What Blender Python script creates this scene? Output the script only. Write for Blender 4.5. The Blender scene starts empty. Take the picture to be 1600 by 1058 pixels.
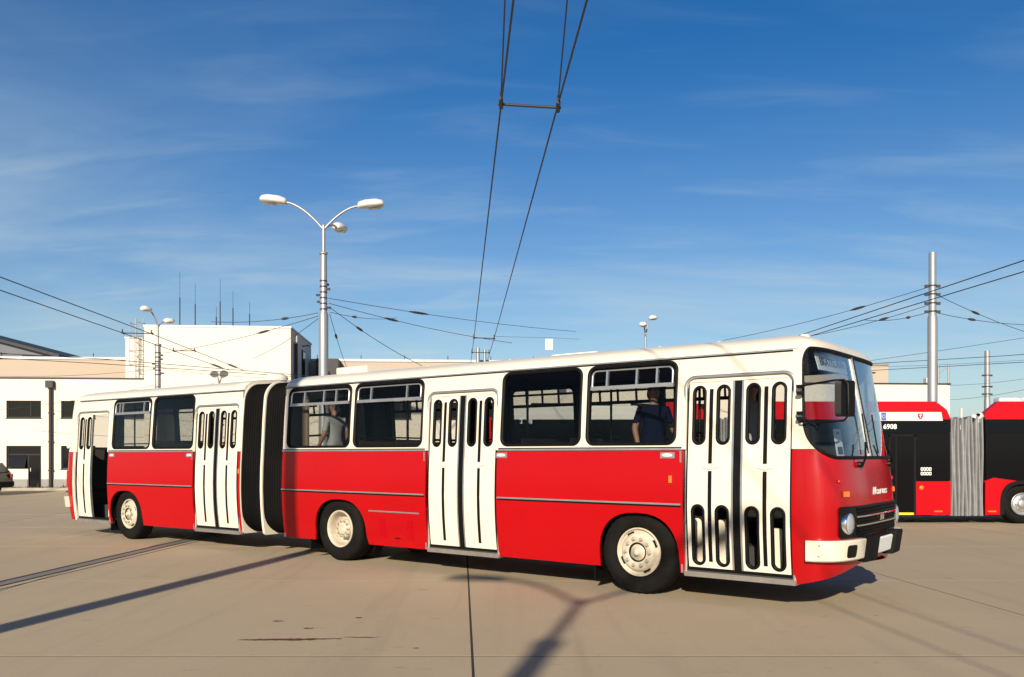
import bpy, bmesh, math, random
from mathutils import Vector, Matrix
random.seed(7)
R = math.radians
SC = bpy.context.scene
COL = SC.collection

# ------------------------------------------------------------------ camera, sky, sun, exposure
cam_d = bpy.data.cameras.new('camera'); cam = bpy.data.objects.new('camera', cam_d); COL.objects.link(cam)
cam.location = (0, 0, 1.68); cam.rotation_euler = (R(90), 0, 0)
cam_d.sensor_width = 36; cam_d.lens = 36 * 1350 / 1600; cam_d.shift_y = 182 / 1600
cam_d.clip_start = 0.05; cam_d.clip_end = 3000
SC.camera = cam

SUN_AZ, SUN_EL = 12.0, 23.0        # sun stands behind the camera, 12 degrees to its left
w = bpy.data.worlds.new('World'); SC.world = w; w.use_nodes = True
N = w.node_tree.nodes; LK = w.node_tree.links; N.clear()
sky = N.new('ShaderNodeTexSky'); sky.sky_type = 'NISHITA'; sky.sun_disc = False
sky.sun_elevation = R(SUN_EL); sky.sun_rotation = R(180 + SUN_AZ)
sky.air_density = 1.0; sky.dust_density = 0.6; sky.ozone_density = 3.0
bg = N.new('ShaderNodeBackground'); bg.inputs['Strength'].default_value = 0.062
out = N.new('ShaderNodeOutputWorld')
# thin cirrus: noise stretched over the sky plane (direction projected on a high flat layer)
tc = N.new('ShaderNodeTexCoord'); sp = N.new('ShaderNodeSeparateXYZ'); LK.new(tc.outputs['Generated'], sp.inputs[0])
def wm(op, a, b=None):
    n = N.new('ShaderNodeMath'); n.operation = op
    for i, v in enumerate((a, b)):
        if v is None: continue
        if isinstance(v, (int, float)): n.inputs[i].default_value = v
        else: LK.new(v, n.inputs[i])
    return n.outputs[0]
zz = wm('ADD', wm('MAXIMUM', sp.outputs['Z'], 0.0), 0.16)
cb = N.new('ShaderNodeCombineXYZ'); LK.new(wm('DIVIDE', sp.outputs['X'], zz), cb.inputs[0]); LK.new(wm('DIVIDE', sp.outputs['Y'], zz), cb.inputs[1])
def cirrus(scale, rot, loc, lo, hi):
    mp = N.new('ShaderNodeMapping'); mp.inputs['Scale'].default_value = scale; mp.inputs['Rotation'].default_value = (0, 0, R(rot)); mp.inputs['Location'].default_value = loc
    LK.new(cb.outputs[0], mp.inputs[0])
    nz = N.new('ShaderNodeTexNoise'); nz.inputs['Scale'].default_value = 1.0; nz.inputs['Detail'].default_value = 6; nz.inputs['Roughness'].default_value = 0.55; nz.inputs['Distortion'].default_value = 0.5
    LK.new(mp.outputs[0], nz.inputs['Vector'])
    mr = N.new('ShaderNodeMapRange'); mr.inputs[1].default_value = lo; mr.inputs[2].default_value = hi; LK.new(nz.outputs[0], mr.inputs[0])
    mr.interpolation_type = 'SMOOTHSTEP'
    return mr.outputs[0]
c1 = cirrus((0.55, 1.2, 1), 24, (3.1, 1.4, 0), 0.42, 0.74)
c2 = cirrus((1.6, 6.0, 1), 16, (0.4, 7.3, 0), 0.46, 0.80)
cl = wm('MULTIPLY', wm('MINIMUM', wm('ADD', wm('MULTIPLY', c1, 0.60), wm('MULTIPLY', c2, 0.40)), 1.0), 0.62)
haze_f = wm('MULTIPLY', wm('POWER', wm('SUBTRACT', 1.0, wm('MINIMUM', wm('MULTIPLY', wm('MAXIMUM', sp.outputs['Z'], 0.0), 2.3), 1.0)), 1.7), 0.50)
low = wm('MINIMUM', wm('MAXIMUM', wm('SUBTRACT', 1.45, wm('MULTIPLY', sp.outputs['Z'], 2.6)), 0.25), 1.0)
cl = wm('MINIMUM', wm('ADD', wm('MULTIPLY', cl, low), haze_f), 0.8)
mx = N.new('ShaderNodeMix'); mx.data_type = 'RGBA'; LK.new(cl, mx.inputs[0])
hs = N.new('ShaderNodeHueSaturation'); hs.inputs['Saturation'].default_value = 1.36; hs.inputs['Hue'].default_value = 0.507; hs.inputs['Value'].default_value = 1.19; LK.new(sky.outputs[0], hs.inputs['Color']); LK.new(hs.outputs[0], mx.inputs[6]); mx.inputs[7].default_value = (6.4, 7.8, 8.3, 1)
LK.new(mx.outputs[2], bg.inputs[0]); LK.new(bg.outputs[0], out.inputs[0])

sun_d = bpy.data.lights.new('sun', 'SUN'); sun_o = bpy.data.objects.new('sun', sun_d); COL.objects.link(sun_o)
sun_d.energy = 5.0; sun_d.angle = R(0.53); sun_d.color = (1.0, 0.90, 0.74)
sdir = Vector((-math.sin(R(SUN_AZ)) * math.cos(R(SUN_EL)), -math.cos(R(SUN_AZ)) * math.cos(R(SUN_EL)), math.sin(R(SUN_EL))))
sun_o.rotation_euler = sdir.to_track_quat('Z', 'Y').to_euler(); sun_o.location = (-10, -40, 30)
SC.render.engine = 'CYCLES'
vs = SC.view_settings; vs.view_transform = 'Standard'; vs.look = 'None'; vs.exposure = 0.50; vs.gamma = 1; vs.use_curve_mapping = False
SC.cycles.transparent_max_bounces = 24; SC.cycles.max_bounces = 10

# ------------------------------------------------------------------ materials
MATS = {}
def mat(name, col, rough=0.5, metal=0.0, var=0.0, vscale=3.0, bump=0.0, bscale=40.0, coat=0.0, spec=0.5, stretch=None, dirt=None, rvar=0.0):
    m = bpy.data.materials.new(name); m.use_nodes = True; nt = m.node_tree; b = nt.nodes['Principled BSDF']
    b.inputs['Base Color'].default_value = (*col, 1); b.inputs['Roughness'].default_value = rough; b.inputs['Metallic'].default_value = metal
    b.inputs['Coat Weight'].default_value = coat; b.inputs['Coat Roughness'].default_value = 0.05; b.inputs['Specular IOR Level'].default_value = spec
    if var or bump or rvar:
        t = nt.nodes.new('ShaderNodeTexCoord'); src = t.outputs['Object']
        if stretch:
            mp = nt.nodes.new('ShaderNodeMapping'); mp.inputs['Scale'].default_value = stretch; nt.links.new(src, mp.inputs[0]); src = mp.outputs[0]
    if var or rvar:
        n = nt.nodes.new('ShaderNodeTexNoise'); n.inputs['Scale'].default_value = vscale; n.inputs['Detail'].default_value = 6; n.inputs['Roughness'].default_value = 0.6
        nt.links.new(src, n.inputs['Vector'])
        if var:
            r = nt.nodes.new('ShaderNodeMapRange'); r.inputs[1].default_value = .3; r.inputs[2].default_value = .7; nt.links.new(n.outputs[0], r.inputs[0])
            x = nt.nodes.new('ShaderNodeMix'); x.data_type = 'RGBA'; nt.links.new(r.outputs[0], x.inputs[0])
            d = dirt or tuple(c * (1 - var) for c in col)
            x.inputs[6].default_value = (*d, 1); x.inputs[7].default_value = (*col, 1)
            nt.links.new(x.outputs[2], b.inputs['Base Color'])
        if rvar:
            r2 = nt.nodes.new('ShaderNodeMapRange'); r2.inputs[3].default_value = rough; r2.inputs[4].default_value = rough + rvar; nt.links.new(n.outputs[0], r2.inputs[0]); nt.links.new(r2.outputs[0], b.inputs['Roughness'])
    if bump:
        n2 = nt.nodes.new('ShaderNodeTexNoise'); n2.inputs['Scale'].default_value = bscale; n2.inputs['Detail'].default_value = 4; nt.links.new(src, n2.inputs['Vector'])
        bp = nt.nodes.new('ShaderNodeBump'); bp.inputs['Strength'].default_value = bump; bp.inputs['Distance'].default_value = 0.02
        nt.links.new(n2.outputs[0], bp.inputs['Height']); nt.links.new(bp.outputs[0], b.inputs['Normal'])
    MATS[name] = m; return m
def glass(name, tint, boost=1.0, ior=1.5):
    m = bpy.data.materials.new(name); m.use_nodes = True; nt = m.node_tree; nt.nodes.clear()
    o = nt.nodes.new('ShaderNodeOutputMaterial'); mixs = nt.nodes.new('ShaderNodeMixShader'); tr = nt.nodes.new('ShaderNodeBsdfTransparent'); gl = nt.nodes.new('ShaderNodeBsdfGlossy')
    tr.inputs[0].default_value = (*tint, 1); gl.inputs['Roughness'].default_value = 0.01
    lw = nt.nodes.new('ShaderNodeLayerWeight'); lw.inputs[0].default_value = 0.5
    p = nt.nodes.new('ShaderNodeMath'); p.operation = 'POWER'; p.inputs[1].default_value = 4.5; nt.links.new(lw.outputs['Facing'], p.inputs[0])
    ma = nt.nodes.new('ShaderNodeMath'); ma.operation = 'MULTIPLY_ADD'; ma.inputs[1].default_value = 0.9 * boost; ma.inputs[2].default_value = 0.008 * boost; ma.use_clamp = True
    nt.links.new(p.outputs[0], ma.inputs[0]); nt.links.new(ma.outputs[0], mixs.inputs[0]); nt.links.new(tr.outputs[0], mixs.inputs[1]); nt.links.new(gl.outputs[0], mixs.inputs[2]); nt.links.new(mixs.outputs[0], o.inputs[0])
    MATS[name] = m; return m
CREAM = (0.68, 0.605, 0.485)
mat('cream', CREAM, 0.26, coat=0.1, var=0.05, vscale=1.3, rvar=0.12)
mat('cream_door', (0.69, 0.62, 0.505), 0.30, coat=0.15, var=0.06, vscale=2.5, rvar=0.12)
mat('red', (0.38, 0.0018, 0.0042), 0.16, coat=0.0, spec=.25, var=0.07, vscale=0.8, rvar=0.06, bump=0.012, bscale=2.2)
mat('red_front', (0.36, 0.0018, 0.0042), 0.13, coat=0.12, spec=.4, var=0.12, vscale=1.5, rvar=0.12)
mat('rubber', (0.0045, 0.0043, 0.0042), 0.55, var=0.3, vscale=12, spec=.15)
mat('tyre', (0.0050, 0.0047, 0.0043), 0.8, var=0.35, vscale=5, bump=0.3, bscale=60, dirt=(0.0105, 0.009, 0.0075), spec=.1)
mat('silver', (0.62, 0.61, 0.58), 0.34, metal=0.85, var=0.2, vscale=9)
mat('alu', (0.42, 0.41, 0.39), 0.42, metal=0.7, var=0.2, vscale=6)
mat('chrome', (0.85, 0.85, 0.85), 0.12, metal=1.0)
mat('rim', (0.54, 0.48, 0.37), 0.45, var=0.2, vscale=14, dirt=(0.40, 0.34, 0.25))
mat('nut', (0.36, 0.31, 0.23), 0.4, var=0.3, vscale=30)
mat('black', (0.0045, 0.0045, 0.0045), 0.42, var=0.2, vscale=8, spec=.2)
mat('black_matte', (0.009, 0.0085, 0.0085), 0.75, var=0.3, vscale=6, spec=.12)
mat('under', (0.006, 0.0055, 0.005), 0.95, spec=.05)
mat('bellows', (0.0060, 0.0056, 0.0052), 0.7, var=0.5, vscale=3, spec=.06, stretch=(1, 1, .4))
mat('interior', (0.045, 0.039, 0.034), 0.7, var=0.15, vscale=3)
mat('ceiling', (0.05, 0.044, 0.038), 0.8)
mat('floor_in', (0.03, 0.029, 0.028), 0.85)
mat('seat', (0.045, 0.03, 0.026), 0.55, var=0.2)
mat('partition', (0.26, 0.19, 0.12), 0.6, var=0.1)
mat('paper', (0.66, 0.65, 0.62), 0.7)
mat('ink', (0.06, 0.06, 0.065), 0.7)
mat('amber', (0.75, 0.16, 0.01), 0.2, coat=0.6)
mat('lens', (0.62, 0.63, 0.65), 0.22, metal=0.5, bump=.6, bscale=90)
mat('tailred', (0.45, 0.01, 0.01), 0.25, coat=0.5)
mat('steel', (0.36, 0.36, 0.36), 0.48, metal=0.55, var=0.18, vscale=3, stretch=(1, 1, .3))
mat('lamp_white', (0.60, 0.59, 0.56), 0.35, var=0.08)
mat('lamp_glass', (0.42, 0.41, 0.38), 0.2)
mat('wire', (0.02, 0.02, 0.024), 0.6)
mat('insul', (0.035, 0.028, 0.028), 0.5)
mat('trol_red', (0.40, 0.003, 0.007), 0.18, spec=.25)
mat('trol_black', (0.003, 0.0035, 0.005), 0.15, spec=.2)
mat('trol_glass', (0.003, 0.003, 0.004), 0.08, spec=0.22)
mat('trol_white', (0.58, 0.56, 0.53), 0.4, var=0.06)
mat('trol_bellows', (0.30, 0.30, 0.305), 0.34, metal=0.35, var=0.2, vscale=5)
mat('yellow', (0.80, 0.55, 0.02), 0.5)
mat('blue', (0.02, 0.10, 0.42), 0.5)
mat('stucco', (0.64, 0.575, 0.49), 0.85, var=0.05, vscale=0.5, bump=0.15, bscale=20)
mat('peach', (0.42, 0.335, 0.255), 0.85, var=0.05, vscale=0.4)
mat('plinth', (0.28, 0.265, 0.24), 0.9, var=0.12, vscale=2)
mat('graphite', (0.030, 0.029, 0.028), 0.5, var=0.15, spec=.3)
mat('darkroof', (0.10, 0.105, 0.125), 0.6, var=0.15, vscale=0.6)
mat('winframe', (0.014, 0.0135, 0.0135), 0.5, spec=.2)
mat('winglass', (0.008, 0.008, 0.009), 0.12, spec=0.25)
mat('grass', (0.09, 0.10, 0.03), 0.9, var=0.4, vscale=3)
mat('kerb', (0.36, 0.325, 0.26), 0.9, var=0.2, vscale=2, bump=0.2)
mat('seal_tar', (0.02, 0.019, 0.018), 0.8, var=0.4, vscale=9)
mat('streak', (0.16, 0.020, 0.014), 0.8, var=0.7, vscale=5, dirt=(0.03, 0.02, 0.018))
mat('carpaint', (0.012, 0.014, 0.015), 0.12, spec=.3)
mat('skin', (0.30, 0.15, 0.095), 0.55)
mat('hair', (0.025, 0.018, 0.013), 0.6)
mat('shirt_white', (0.30, 0.30, 0.31), 0.85, var=0.08, vscale=8)
mat('shirt_navy', (0.005, 0.008, 0.028), 0.9, spec=.1)
mat('trousers', (0.03, 0.03, 0.035), 0.85)
glass('pane', (0.79, 0.80, 0.79)); glass('pane_dark', (0.68, 0.70, 0.70), 1.2); glass('windshield', (0.80, 0.84, 0.87), 2.0)

def concrete():
    m = bpy.data.materials.new('concrete'); m.use_nodes = True; nt = m.node_tree; b = nt.nodes['Principled BSDF']; L = nt.links
    g = nt.nodes.new('ShaderNodeNewGeometry'); oi = nt.nodes.new('ShaderNodeObjectInfo')
    def noise(scale, det, st=(1, 1, 1), rot=0, dist=0.0, rough=0.6):
        mp = nt.nodes.new('ShaderNodeMapping'); mp.inputs['Scale'].default_value = st; mp.inputs['Rotation'].default_value = (0, 0, R(rot)); L.new(g.outputs['Position'], mp.inputs[0])
        n = nt.nodes.new('ShaderNodeTexNoise'); n.inputs['Scale'].default_value = scale; n.inputs['Detail'].default_value = det; n.inputs['Distortion'].default_value = dist; n.inputs['Roughness'].default_value = rough
        L.new(mp.outputs[0], n.inputs['Vector']); return n.outputs[0]
    def rng(s, a, bb, c=0., d=1.):
        r = nt.nodes.new('ShaderNodeMapRange'); r.inputs[1].default_value = a; r.inputs[2].default_value = bb; r.inputs[3].default_value = c; r.inputs[4].default_value = d; L.new(s, r.inputs[0]); return r.outputs[0]
    def mixc(fac, A, B, mode='MIX'):
        x = nt.nodes.new('ShaderNodeMix'); x.data_type = 'RGBA'; x.blend_type = mode
        if isinstance(fac, float): x.inputs[0].default_value = fac
        else: L.new(fac, x.inputs[0])
        for i, v in ((6, A), (7, B)):
            if isinstance(v, tuple): x.inputs[i].default_value = (*v, 1)
            else: L.new(v, x.inputs[i])
        return x.outputs[2]
    base = mixc(rng(noise(0.35, 7), .3, .7), (0.385, 0.295, 0.182), (0.48, 0.376, 0.238))
    base = mixc(rng(noise(2.2, 6), .35, .75), base, (0.43, 0.342, 0.23))
    base = mixc(rng(noise(28, 3), .3, .7, 0, .30), base, (0.33, 0.26, 0.17))
    base = mixc(rng(noise(150, 2), .35, .65, 0, .5), base, (0.30, 0.23, 0.15))
    base = mixc(rng(noise(420, 1), .62, .70, 0, .45), base, (0.52, 0.44, 0.33))
    # tyre sweep marks: long faint dark bands
    base = mixc(rng(noise(1.0, 5, (2.6, .16, 1), 62, .6), .55, .75, 0, .32), base, (0.24, 0.19, 0.135))
    base = mixc(rng(noise(1.0, 5, (2.2, .12, 1), -35, .8), .57, .76, 0, .30), base, (0.25, 0.195, 0.14))
    # small scuffs
    base = mixc(rng(noise(2.4, 4, (1, 3.2, 1), 8, .4), .66, .74, 0, .65), base, (0.13, 0.105, 0.08))
    base = mixc(rng(noise(9, 2), .74, .78, 0, .5), base, (0.10, 0.08, 0.065))
    base = mixc(rng(oi.outputs['Random'], 0, 1, 0, .22), base, (0.31, 0.25, 0.18))
    L.new(base, b.inputs['Base Color']); b.inputs['Roughness'].default_value = 0.85; b.inputs['Specular IOR Level'].default_value = 0.3
    bp = nt.nodes.new('ShaderNodeBump'); bp.inputs['Strength'].default_value = 0.25; bp.inputs['Distance'].default_value = 0.01
    L.new(noise(60, 4), bp.inputs['Height']); L.new(bp.outputs[0], b.inputs['Normal']); MATS['concrete'] = m
concrete()

# ------------------------------------------------------------------ helpers
def tag(o, label=None, cat=None, group=None, kind=None):
    if label: o['label'] = label
    if cat: o['category'] = cat
    if group: o['group'] = group
    if kind: o['kind'] = kind
    return o
def empty(name, loc=(0, 0, 0), rz=0.0):
    o = bpy.data.objects.new(name, None); COL.objects.link(o); o.location = loc; o.rotation_euler = (0, 0, rz); o.empty_display_size = .2; return o
class MB:
    def __init__(s): s.v = []; s.f = []; s.sm = []
    def add(s, vs_, fs, smooth=False):
        n = len(s.v); s.v += [tuple(p) for p in vs_]; s.f += [tuple(i + n for i in f) for f in fs]; s.sm += [smooth] * len(fs); return s
    def box(s, x0, x1, y0, y1, z0, z1, mf=None):
        p = [(x, y, z) for x in (x0, x1) for y in (y0, y1) for z in (z0, z1)]
        if mf: p = [mf(*q) for q in p]
        return s.add(p, [(0, 1, 3, 2), (4, 6, 7, 5), (0, 4, 5, 1), (2, 3, 7, 6), (0, 2, 6, 4), (1, 5, 7, 3)])
    def bar(s, a, b, wx, wz, up=(0, 0, 1)):
        a = Vector(a); b = Vector(b); d = (b - a).normalized(); u = Vector(up)
        if abs(d.dot(u)) > .95: u = Vector((0, 1, 0))
        x = d.cross(u).normalized(); z = x.cross(d)
        p = [q + x * i * wx / 2 + z * j * wz / 2 for q in (a, b) for i in (-1, 1) for j in (-1, 1)]
        return s.add(p, [(0, 1, 3, 2), (4, 6, 7, 5), (0, 4, 5, 1), (2, 3, 7, 6), (0, 2, 6, 4), (1, 5, 7, 3)])
    def tube(s, pts, r, seg=8, cap=True, closed=False):
        pts = [Vector(p) for p in pts]; n = len(pts); rr = r if isinstance(r, (list, tuple)) else [r] * n
        vs_ = []; prev = None
        for i, p in enumerate(pts):
            if closed: d = (pts[(i + 1) % n] - pts[i - 1])
            else: d = pts[min(i + 1, n - 1)] - pts[max(i - 1, 0)]
            d.normalize()
            if prev is None:
                u = Vector((0, 0, 1)) if abs(d.z) < .9 else Vector((1, 0, 0)); x = d.cross(u).normalized()
            else: x = (prev - d * prev.dot(d)).normalized()
            prev = x; y = d.cross(x)
            vs_ += [p + (x * math.cos(2 * math.pi * k / seg) + y * math.sin(2 * math.pi * k / seg)) * rr[i] for k in range(seg)]
        fs = []
        for i in range(n if closed else n - 1):
            j = (i + 1) % n
            fs += [(i * seg + k, i * seg + (k + 1) % seg, j * seg + (k + 1) % seg, j * seg + k) for k in range(seg)]
        s.add(vs_, fs, True)
        if cap and not closed:
            s.add(vs_[:seg], [tuple(range(seg))[::-1]]); s.add(vs_[-seg:], [tuple(range(seg))])
        return s
    def lathe(s, prof, c, axis='y', seg=36, smooth=True, sign=1):
        # prof: (radius, along) ; axis of rotation through c
        vs_ = []
        for r, a in prof:
            for k in range(seg):
                q = 2 * math.pi * k / seg; x, y = r * math.cos(q), r * math.sin(q)
                if axis == 'y': vs_.append((c[0] + x, c[1] + a * sign, c[2] + y))
                elif axis == 'z': vs_.append((c[0] + x, c[1] + y, c[2] + a * sign))
                else: vs_.append((c[0] + a * sign, c[1] + x, c[2] + y))
        fs = [(i * seg + k, i * seg + (k + 1) % seg, (i + 1) * seg + (k + 1) % seg, (i + 1) * seg + k) for i in range(len(prof) - 1) for k in range(seg)]
        return s.add(vs_, fs, smooth)
    def prism(s, pts2, f0, f1):
        n = len(pts2); s.add([f0(*p) for p in pts2] + [f1(*p) for p in pts2], [tuple(range(n)), tuple(range(2 * n - 1, n - 1, -1))] + [(i, n + i, n + (i + 1) % n, (i + 1) % n) for i in range(n)]); return s
    def mesh(s, name):
        me = bpy.data.meshes.new(name); me.from_pydata(s.v, [], s.f)
        me.polygons.foreach_set('use_smooth', s.sm); me.update()
        bm = bmesh.new(); bm.from_mesh(me); bmesh.ops.recalc_face_normals(bm, faces=bm.faces); bm.to_mesh(me); bm.free(); return me
    def build(s, name, m, parent=None, bevel=0.0, autos=False):
        me = s.mesh(name)
        if bevel:
            bm = bmesh.new(); bm.from_mesh(me)
            bmesh.ops.remove_doubles(bm, verts=bm.verts, dist=1e-5)
            ed = [e for e in bm.edges if len(e.link_faces) == 2 and e.calc_face_angle(0) > .5]
            bmesh.ops.bevel(bm, geom=ed, offset=bevel, segments=2, affect='EDGES', profile=.6, clamp_overlap=True); bm.to_mesh(me); bm.free()
        return link(name, me, m, parent)
def link(name, me, m, parent=None):
    if m: me.materials.append(MATS[m] if isinstance(m, str) else m)
    o = bpy.data.objects.new(name, me); COL.objects.link(o)
    if parent: o.parent = parent
    return o
def copy_tree(o, parent=None):
    c = o.copy(); COL.objects.link(c)
    if parent: c.parent = parent
    for ch in list(o.children): copy_tree(ch, c)
    return c
def rrect(x0, x1, y0, y1, r, n=6):
    # r: single or (bl, br, tr, tl)
    rs = r if isinstance(r, (tuple, list)) else (r,) * 4
    P = []
    for (cx, cy, a0, q) in ((x0, y0, 180, 0), (x1, y0, 270, 1), (x1, y1, 0, 2), (x0, y1, 90, 3)):
        rr = rs[q]; ox = cx + (rr if cx == x0 else -rr); oy = cy + (rr if cy == y0 else -rr)
        if rr <= 0: P.append((cx, cy)); continue
        for k in range(n + 1):
            a = R(a0 + 90 * k / n); P.append((ox + rr * math.cos(a), oy + rr * math.sin(a)))
    return P
def panel(name, outline, holes, mapf, m, parent, thick=0.03, cx=(), cz=(), smooth=True):
    """flat outline with holes -> filled, cut along given lines, bent by mapf(a, z, inset), given thickness"""
    bm = bmesh.new()
    for loop in [outline] + list(holes):
        vs_ = [bm.verts.new((p[0], 0, p[1])) for p in loop]
        for i in range(len(vs_)): bm.edges.new((vs_[i], vs_[(i + 1) % len(vs_)]))
    bmesh.ops.triangle_fill(bm, use_beauty=True, use_dissolve=False, edges=bm.edges[:], normal=(0, 1, 0))
    for x in cx: bmesh.ops.bisect_plane(bm, geom=bm.verts[:] + bm.edges[:] + bm.faces[:], plane_co=(x, 0, 0), plane_no=(1, 0, 0), dist=1e-5)
    for z in cz: bmesh.ops.bisect_plane(bm, geom=bm.verts[:] + bm.edges[:] + bm.faces[:], plane_co=(0, 0, z), plane_no=(0, 0, 1), dist=1e-5)
    bm.verts.ensure_lookup_table(); bm.faces.ensure_lookup_table(); bm.edges.ensure_lookup_table()
    for i, v in enumerate(bm.verts): v.index = i
    n = len(bm.verts); src = [(v.co.x, v.co.z) for v in bm.verts]
    V = [tuple(mapf(a, z, 0.0)) for a, z in src] + [tuple(mapf(a, z, thick)) for a, z in src]
    F = [[v.index for v in f.verts] for f in bm.faces]; nf = len(F)
    FF = F + [[i + n for i in f[::-1]] for f in F]
    for e in bm.edges:
        if len(e.link_faces) == 1:
            a, b = e.verts[0].index, e.verts[1].index; FF.append([a, b, b + n, a + n])
    bm.free()
    me = bpy.data.meshes.new(name); me.from_pydata(V, [], FF)
    me.polygons.foreach_set('use_smooth', [smooth] * (2 * nf) + [False] * (len(FF) - 2 * nf)); me.update()
    bm = bmesh.new(); bm.from_mesh(me); bmesh.ops.recalc_face_normals(bm, faces=bm.faces)
    for e in bm.edges:
        if len(e.link_faces) == 2 and e.calc_face_angle(0) > .7: e.smooth = False
    bm.to_mesh(me); bm.free()
    return link(name, me, m, parent)
def ringstrip(name, loop_o, loop_i, mapf, m, parent, proud=0.012, depth=0.02):
    """frame between two loops of equal count, standing proud of the surface"""
    n = len(loop_o); mb = MB()
    V = [mapf(*p, 0.002 + depth) for p in loop_o] + [mapf(*p, -proud * .6) for p in loop_o] + \
        [mapf((p[0] * .5 + q[0] * .5), (p[1] * .5 + q[1] * .5), -proud) for p, q in zip(loop_o, loop_i)] + [mapf(*p, -proud * .5) for p in loop_i] + [mapf(*p, depth) for p in loop_i]
    F = []
    for k in range(4):
        for i in range(n):
            j = (i + 1) % n; F.append((k * n + i, k * n + j, (k + 1) * n + j, (k + 1) * n + i))
    mb.add(V, F, True); return mb.build(name, m, parent)
def text(name, body, size, m, parent, mtx, ext=0.003, shear=0.0, bold=0.0, spacing=1.0):
    c = bpy.data.curves.new(name, 'FONT'); c.body = body; c.size = size; c.extrude = ext; c.align_x = 'CENTER'; c.align_y = 'CENTER'; c.shear = shear; c.offset = bold; c.space_character = spacing; c.resolution_u = 3
    t = bpy.data.objects.new('tmp', c); COL.objects.link(t); bpy.context.view_layer.update()
    me = bpy.data.meshes.new_from_object(t.evaluated_get(bpy.context.evaluated_depsgraph_get())); bpy.data.objects.remove(t); bpy.data.curves.remove(c)
    me.name = name; me.transform(mtx); me.materials.clear()
    return link(name, me, m, parent)
def frame_mtx(o, x, y):
    x = Vector(x).normalized(); y = Vector(y).normalized(); z = x.cross(y); M = Matrix((x, y, z)).transposed().to_4x4(); M.translation = Vector(o); return M

# ------------------------------------------------------------------ ground
gm = MB(); gm.add([(-600, -300, -.0022), (600, -300, -.0022), (600, 1500, -.0022), (-600, 1500, -.0022)], [(0, 1, 2, 3)])
ground = tag(gm.build('ground', 'seal_tar'), kind='structure')
PX, PY = 5.8, 4.3
def slab_mesh(w_, h_, sh):
    b = .0008; mb = MB(); P = []
    for (o, z) in ((0, -.068), (0, -b), (b, 0)):
        for (x, y) in ((o, o), (w_ - o, o), (w_ - o, h_ - o), (o, h_ - o)): P.append((x - sh * y, y, z))
    F = [(8, 9, 10, 11)]
    for k in (0, 4):
        for i in range(4): F.append((k + i, k + (i + 1) % 4, k + 4 + (i + 1) % 4, k + 4 + i))
    mb.add(P, F); me = mb.mesh('concrete_slab'); me.materials.append(MATS['concrete']); return me
SH = .058
sl_me = slab_mesh(PX - .022, PY - .030, SH)
for i in range(-8, 9):
    for j in range(-5, 8):
        o = bpy.data.objects.new('concrete_slab', sl_me); COL.objects.link(o); o.parent = ground
        y0 = 7.22 + j * PY; x0 = -.32 + i * PX - SH * (y0 - 7.22)
        o.location = (x0, y0, random.uniform(-.0004, .0004))
# far yard beyond the slabs
far = MB(); far.add([(-600, 41.65, -.001), (600, 41.65, -.001), (600, 1500, -.001), (-600, 1500, -.001)], [(0, 1, 2, 3)])
far.add([(-600, -14.4, -.001), (-49, -14.4, -.001), (-49, 41.65, -.001), (-600, 41.65, -.001)], [(0, 1, 2, 3)])
far.add([(55, -14.4, -.001), (600, -14.4, -.001), (600, 41.65, -.001), (55, 41.65, -.001)], [(0, 1, 2, 3)])
far.add([(-600, -300, -.001), (600, -300, -.001), (600, -14.4, -.001), (-600, -14.4, -.001)], [(0, 1, 2, 3)])
far.build('outer_yard', 'concrete', ground)

# drainage channel running away from the camera on the left
dr = empty('drainage_channel', (-6.95, 5, 0)); tag(dr, 'long steel edged drainage channel running across the yard at the left', 'drain')
def chan(x0, x1, z0, z1, nm, m):
    mb = MB(); ys = [-4, 33]; sl = .047
    mb.add([(x + sl * y, y, z) for y in ys for x in (x0, x1) for z in (z0, z1)], [(0, 1, 3, 2), (4, 6, 7, 5), (0, 4, 5, 1), (2, 3, 7, 6), (0, 2, 6, 4), (1, 5, 7, 3)])
    return mb.build(nm, m, dr)
mat('grate', (0.20, 0.18, 0.155), 0.7, var=0.3, vscale=5)
chan(-.16, -.09, .001, .006, 'edge_rail', 'seal_tar'); chan(-.09, .10, .001, .005, 'cover_strip', 'grate'); chan(.10, .135, .001, .006, 'edge_rail', 'seal_tar')
chan(.27, .29, .001, .004, 'expansion_joint', 'seal_tar')

# painted / tar streak and small stains lying on the concrete
def blob(name, pts, wid, m, label, cat, group=None):
    mb = MB(); L = []; Rr = []
    for i, (x, y) in enumerate(pts):
        t = i / (len(pts) - 1); ww = wid * (0.25 + .75 * math.sin(math.pi * min(max(t, .04), .96))) * random.uniform(.45, 1.25)
        L.append((x, y + ww, .005)); Rr.append((x, y - ww, .005))
    n = len(pts); mb.add(L + Rr, [(i, i + 1, n + i + 1, n + i) for i in range(n - 1)])
    return tag(mb.build(name, m), label, cat, group)
blob('paint_streak', [(-2.46 + 1.25 * k / 26, 7.86 + .10 * k / 26 + random.uniform(-.02, .02)) for k in range(19, 27)] , .012, 'streak', 'short rusty end of the red streak on the concrete', 'stain')
blob('paint_streak', [(-2.48 + .92 * k / 30, 7.84 + .05 * (k / 30) ** 2 + random.uniform(-.012, .012)) for k in range(31)], .036, 'streak', 'long dark red streak on the concrete in front of the old bus', 'stain')
for (x, y, l, ww, lb) in ((-2.42, 8.72, .12, .02, 'small dark dash stain left of the others above the red streak'), (-2.02, 8.36, .10, .022, 'small reddish stain just above the red streak'), (-1.62, 8.9, .07, .02, 'small dark stain farthest from the red streak'), (-.86, 7.5, .05, .018, 'small dark spot right of the red streak')):
    blob('ground_stain', [(x + l * k / 8, y + random.uniform(-.01, .01)) for k in range(9)], ww, 'streak' if 'reddish' in lb else 'seal_tar', lb, 'stain')

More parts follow.
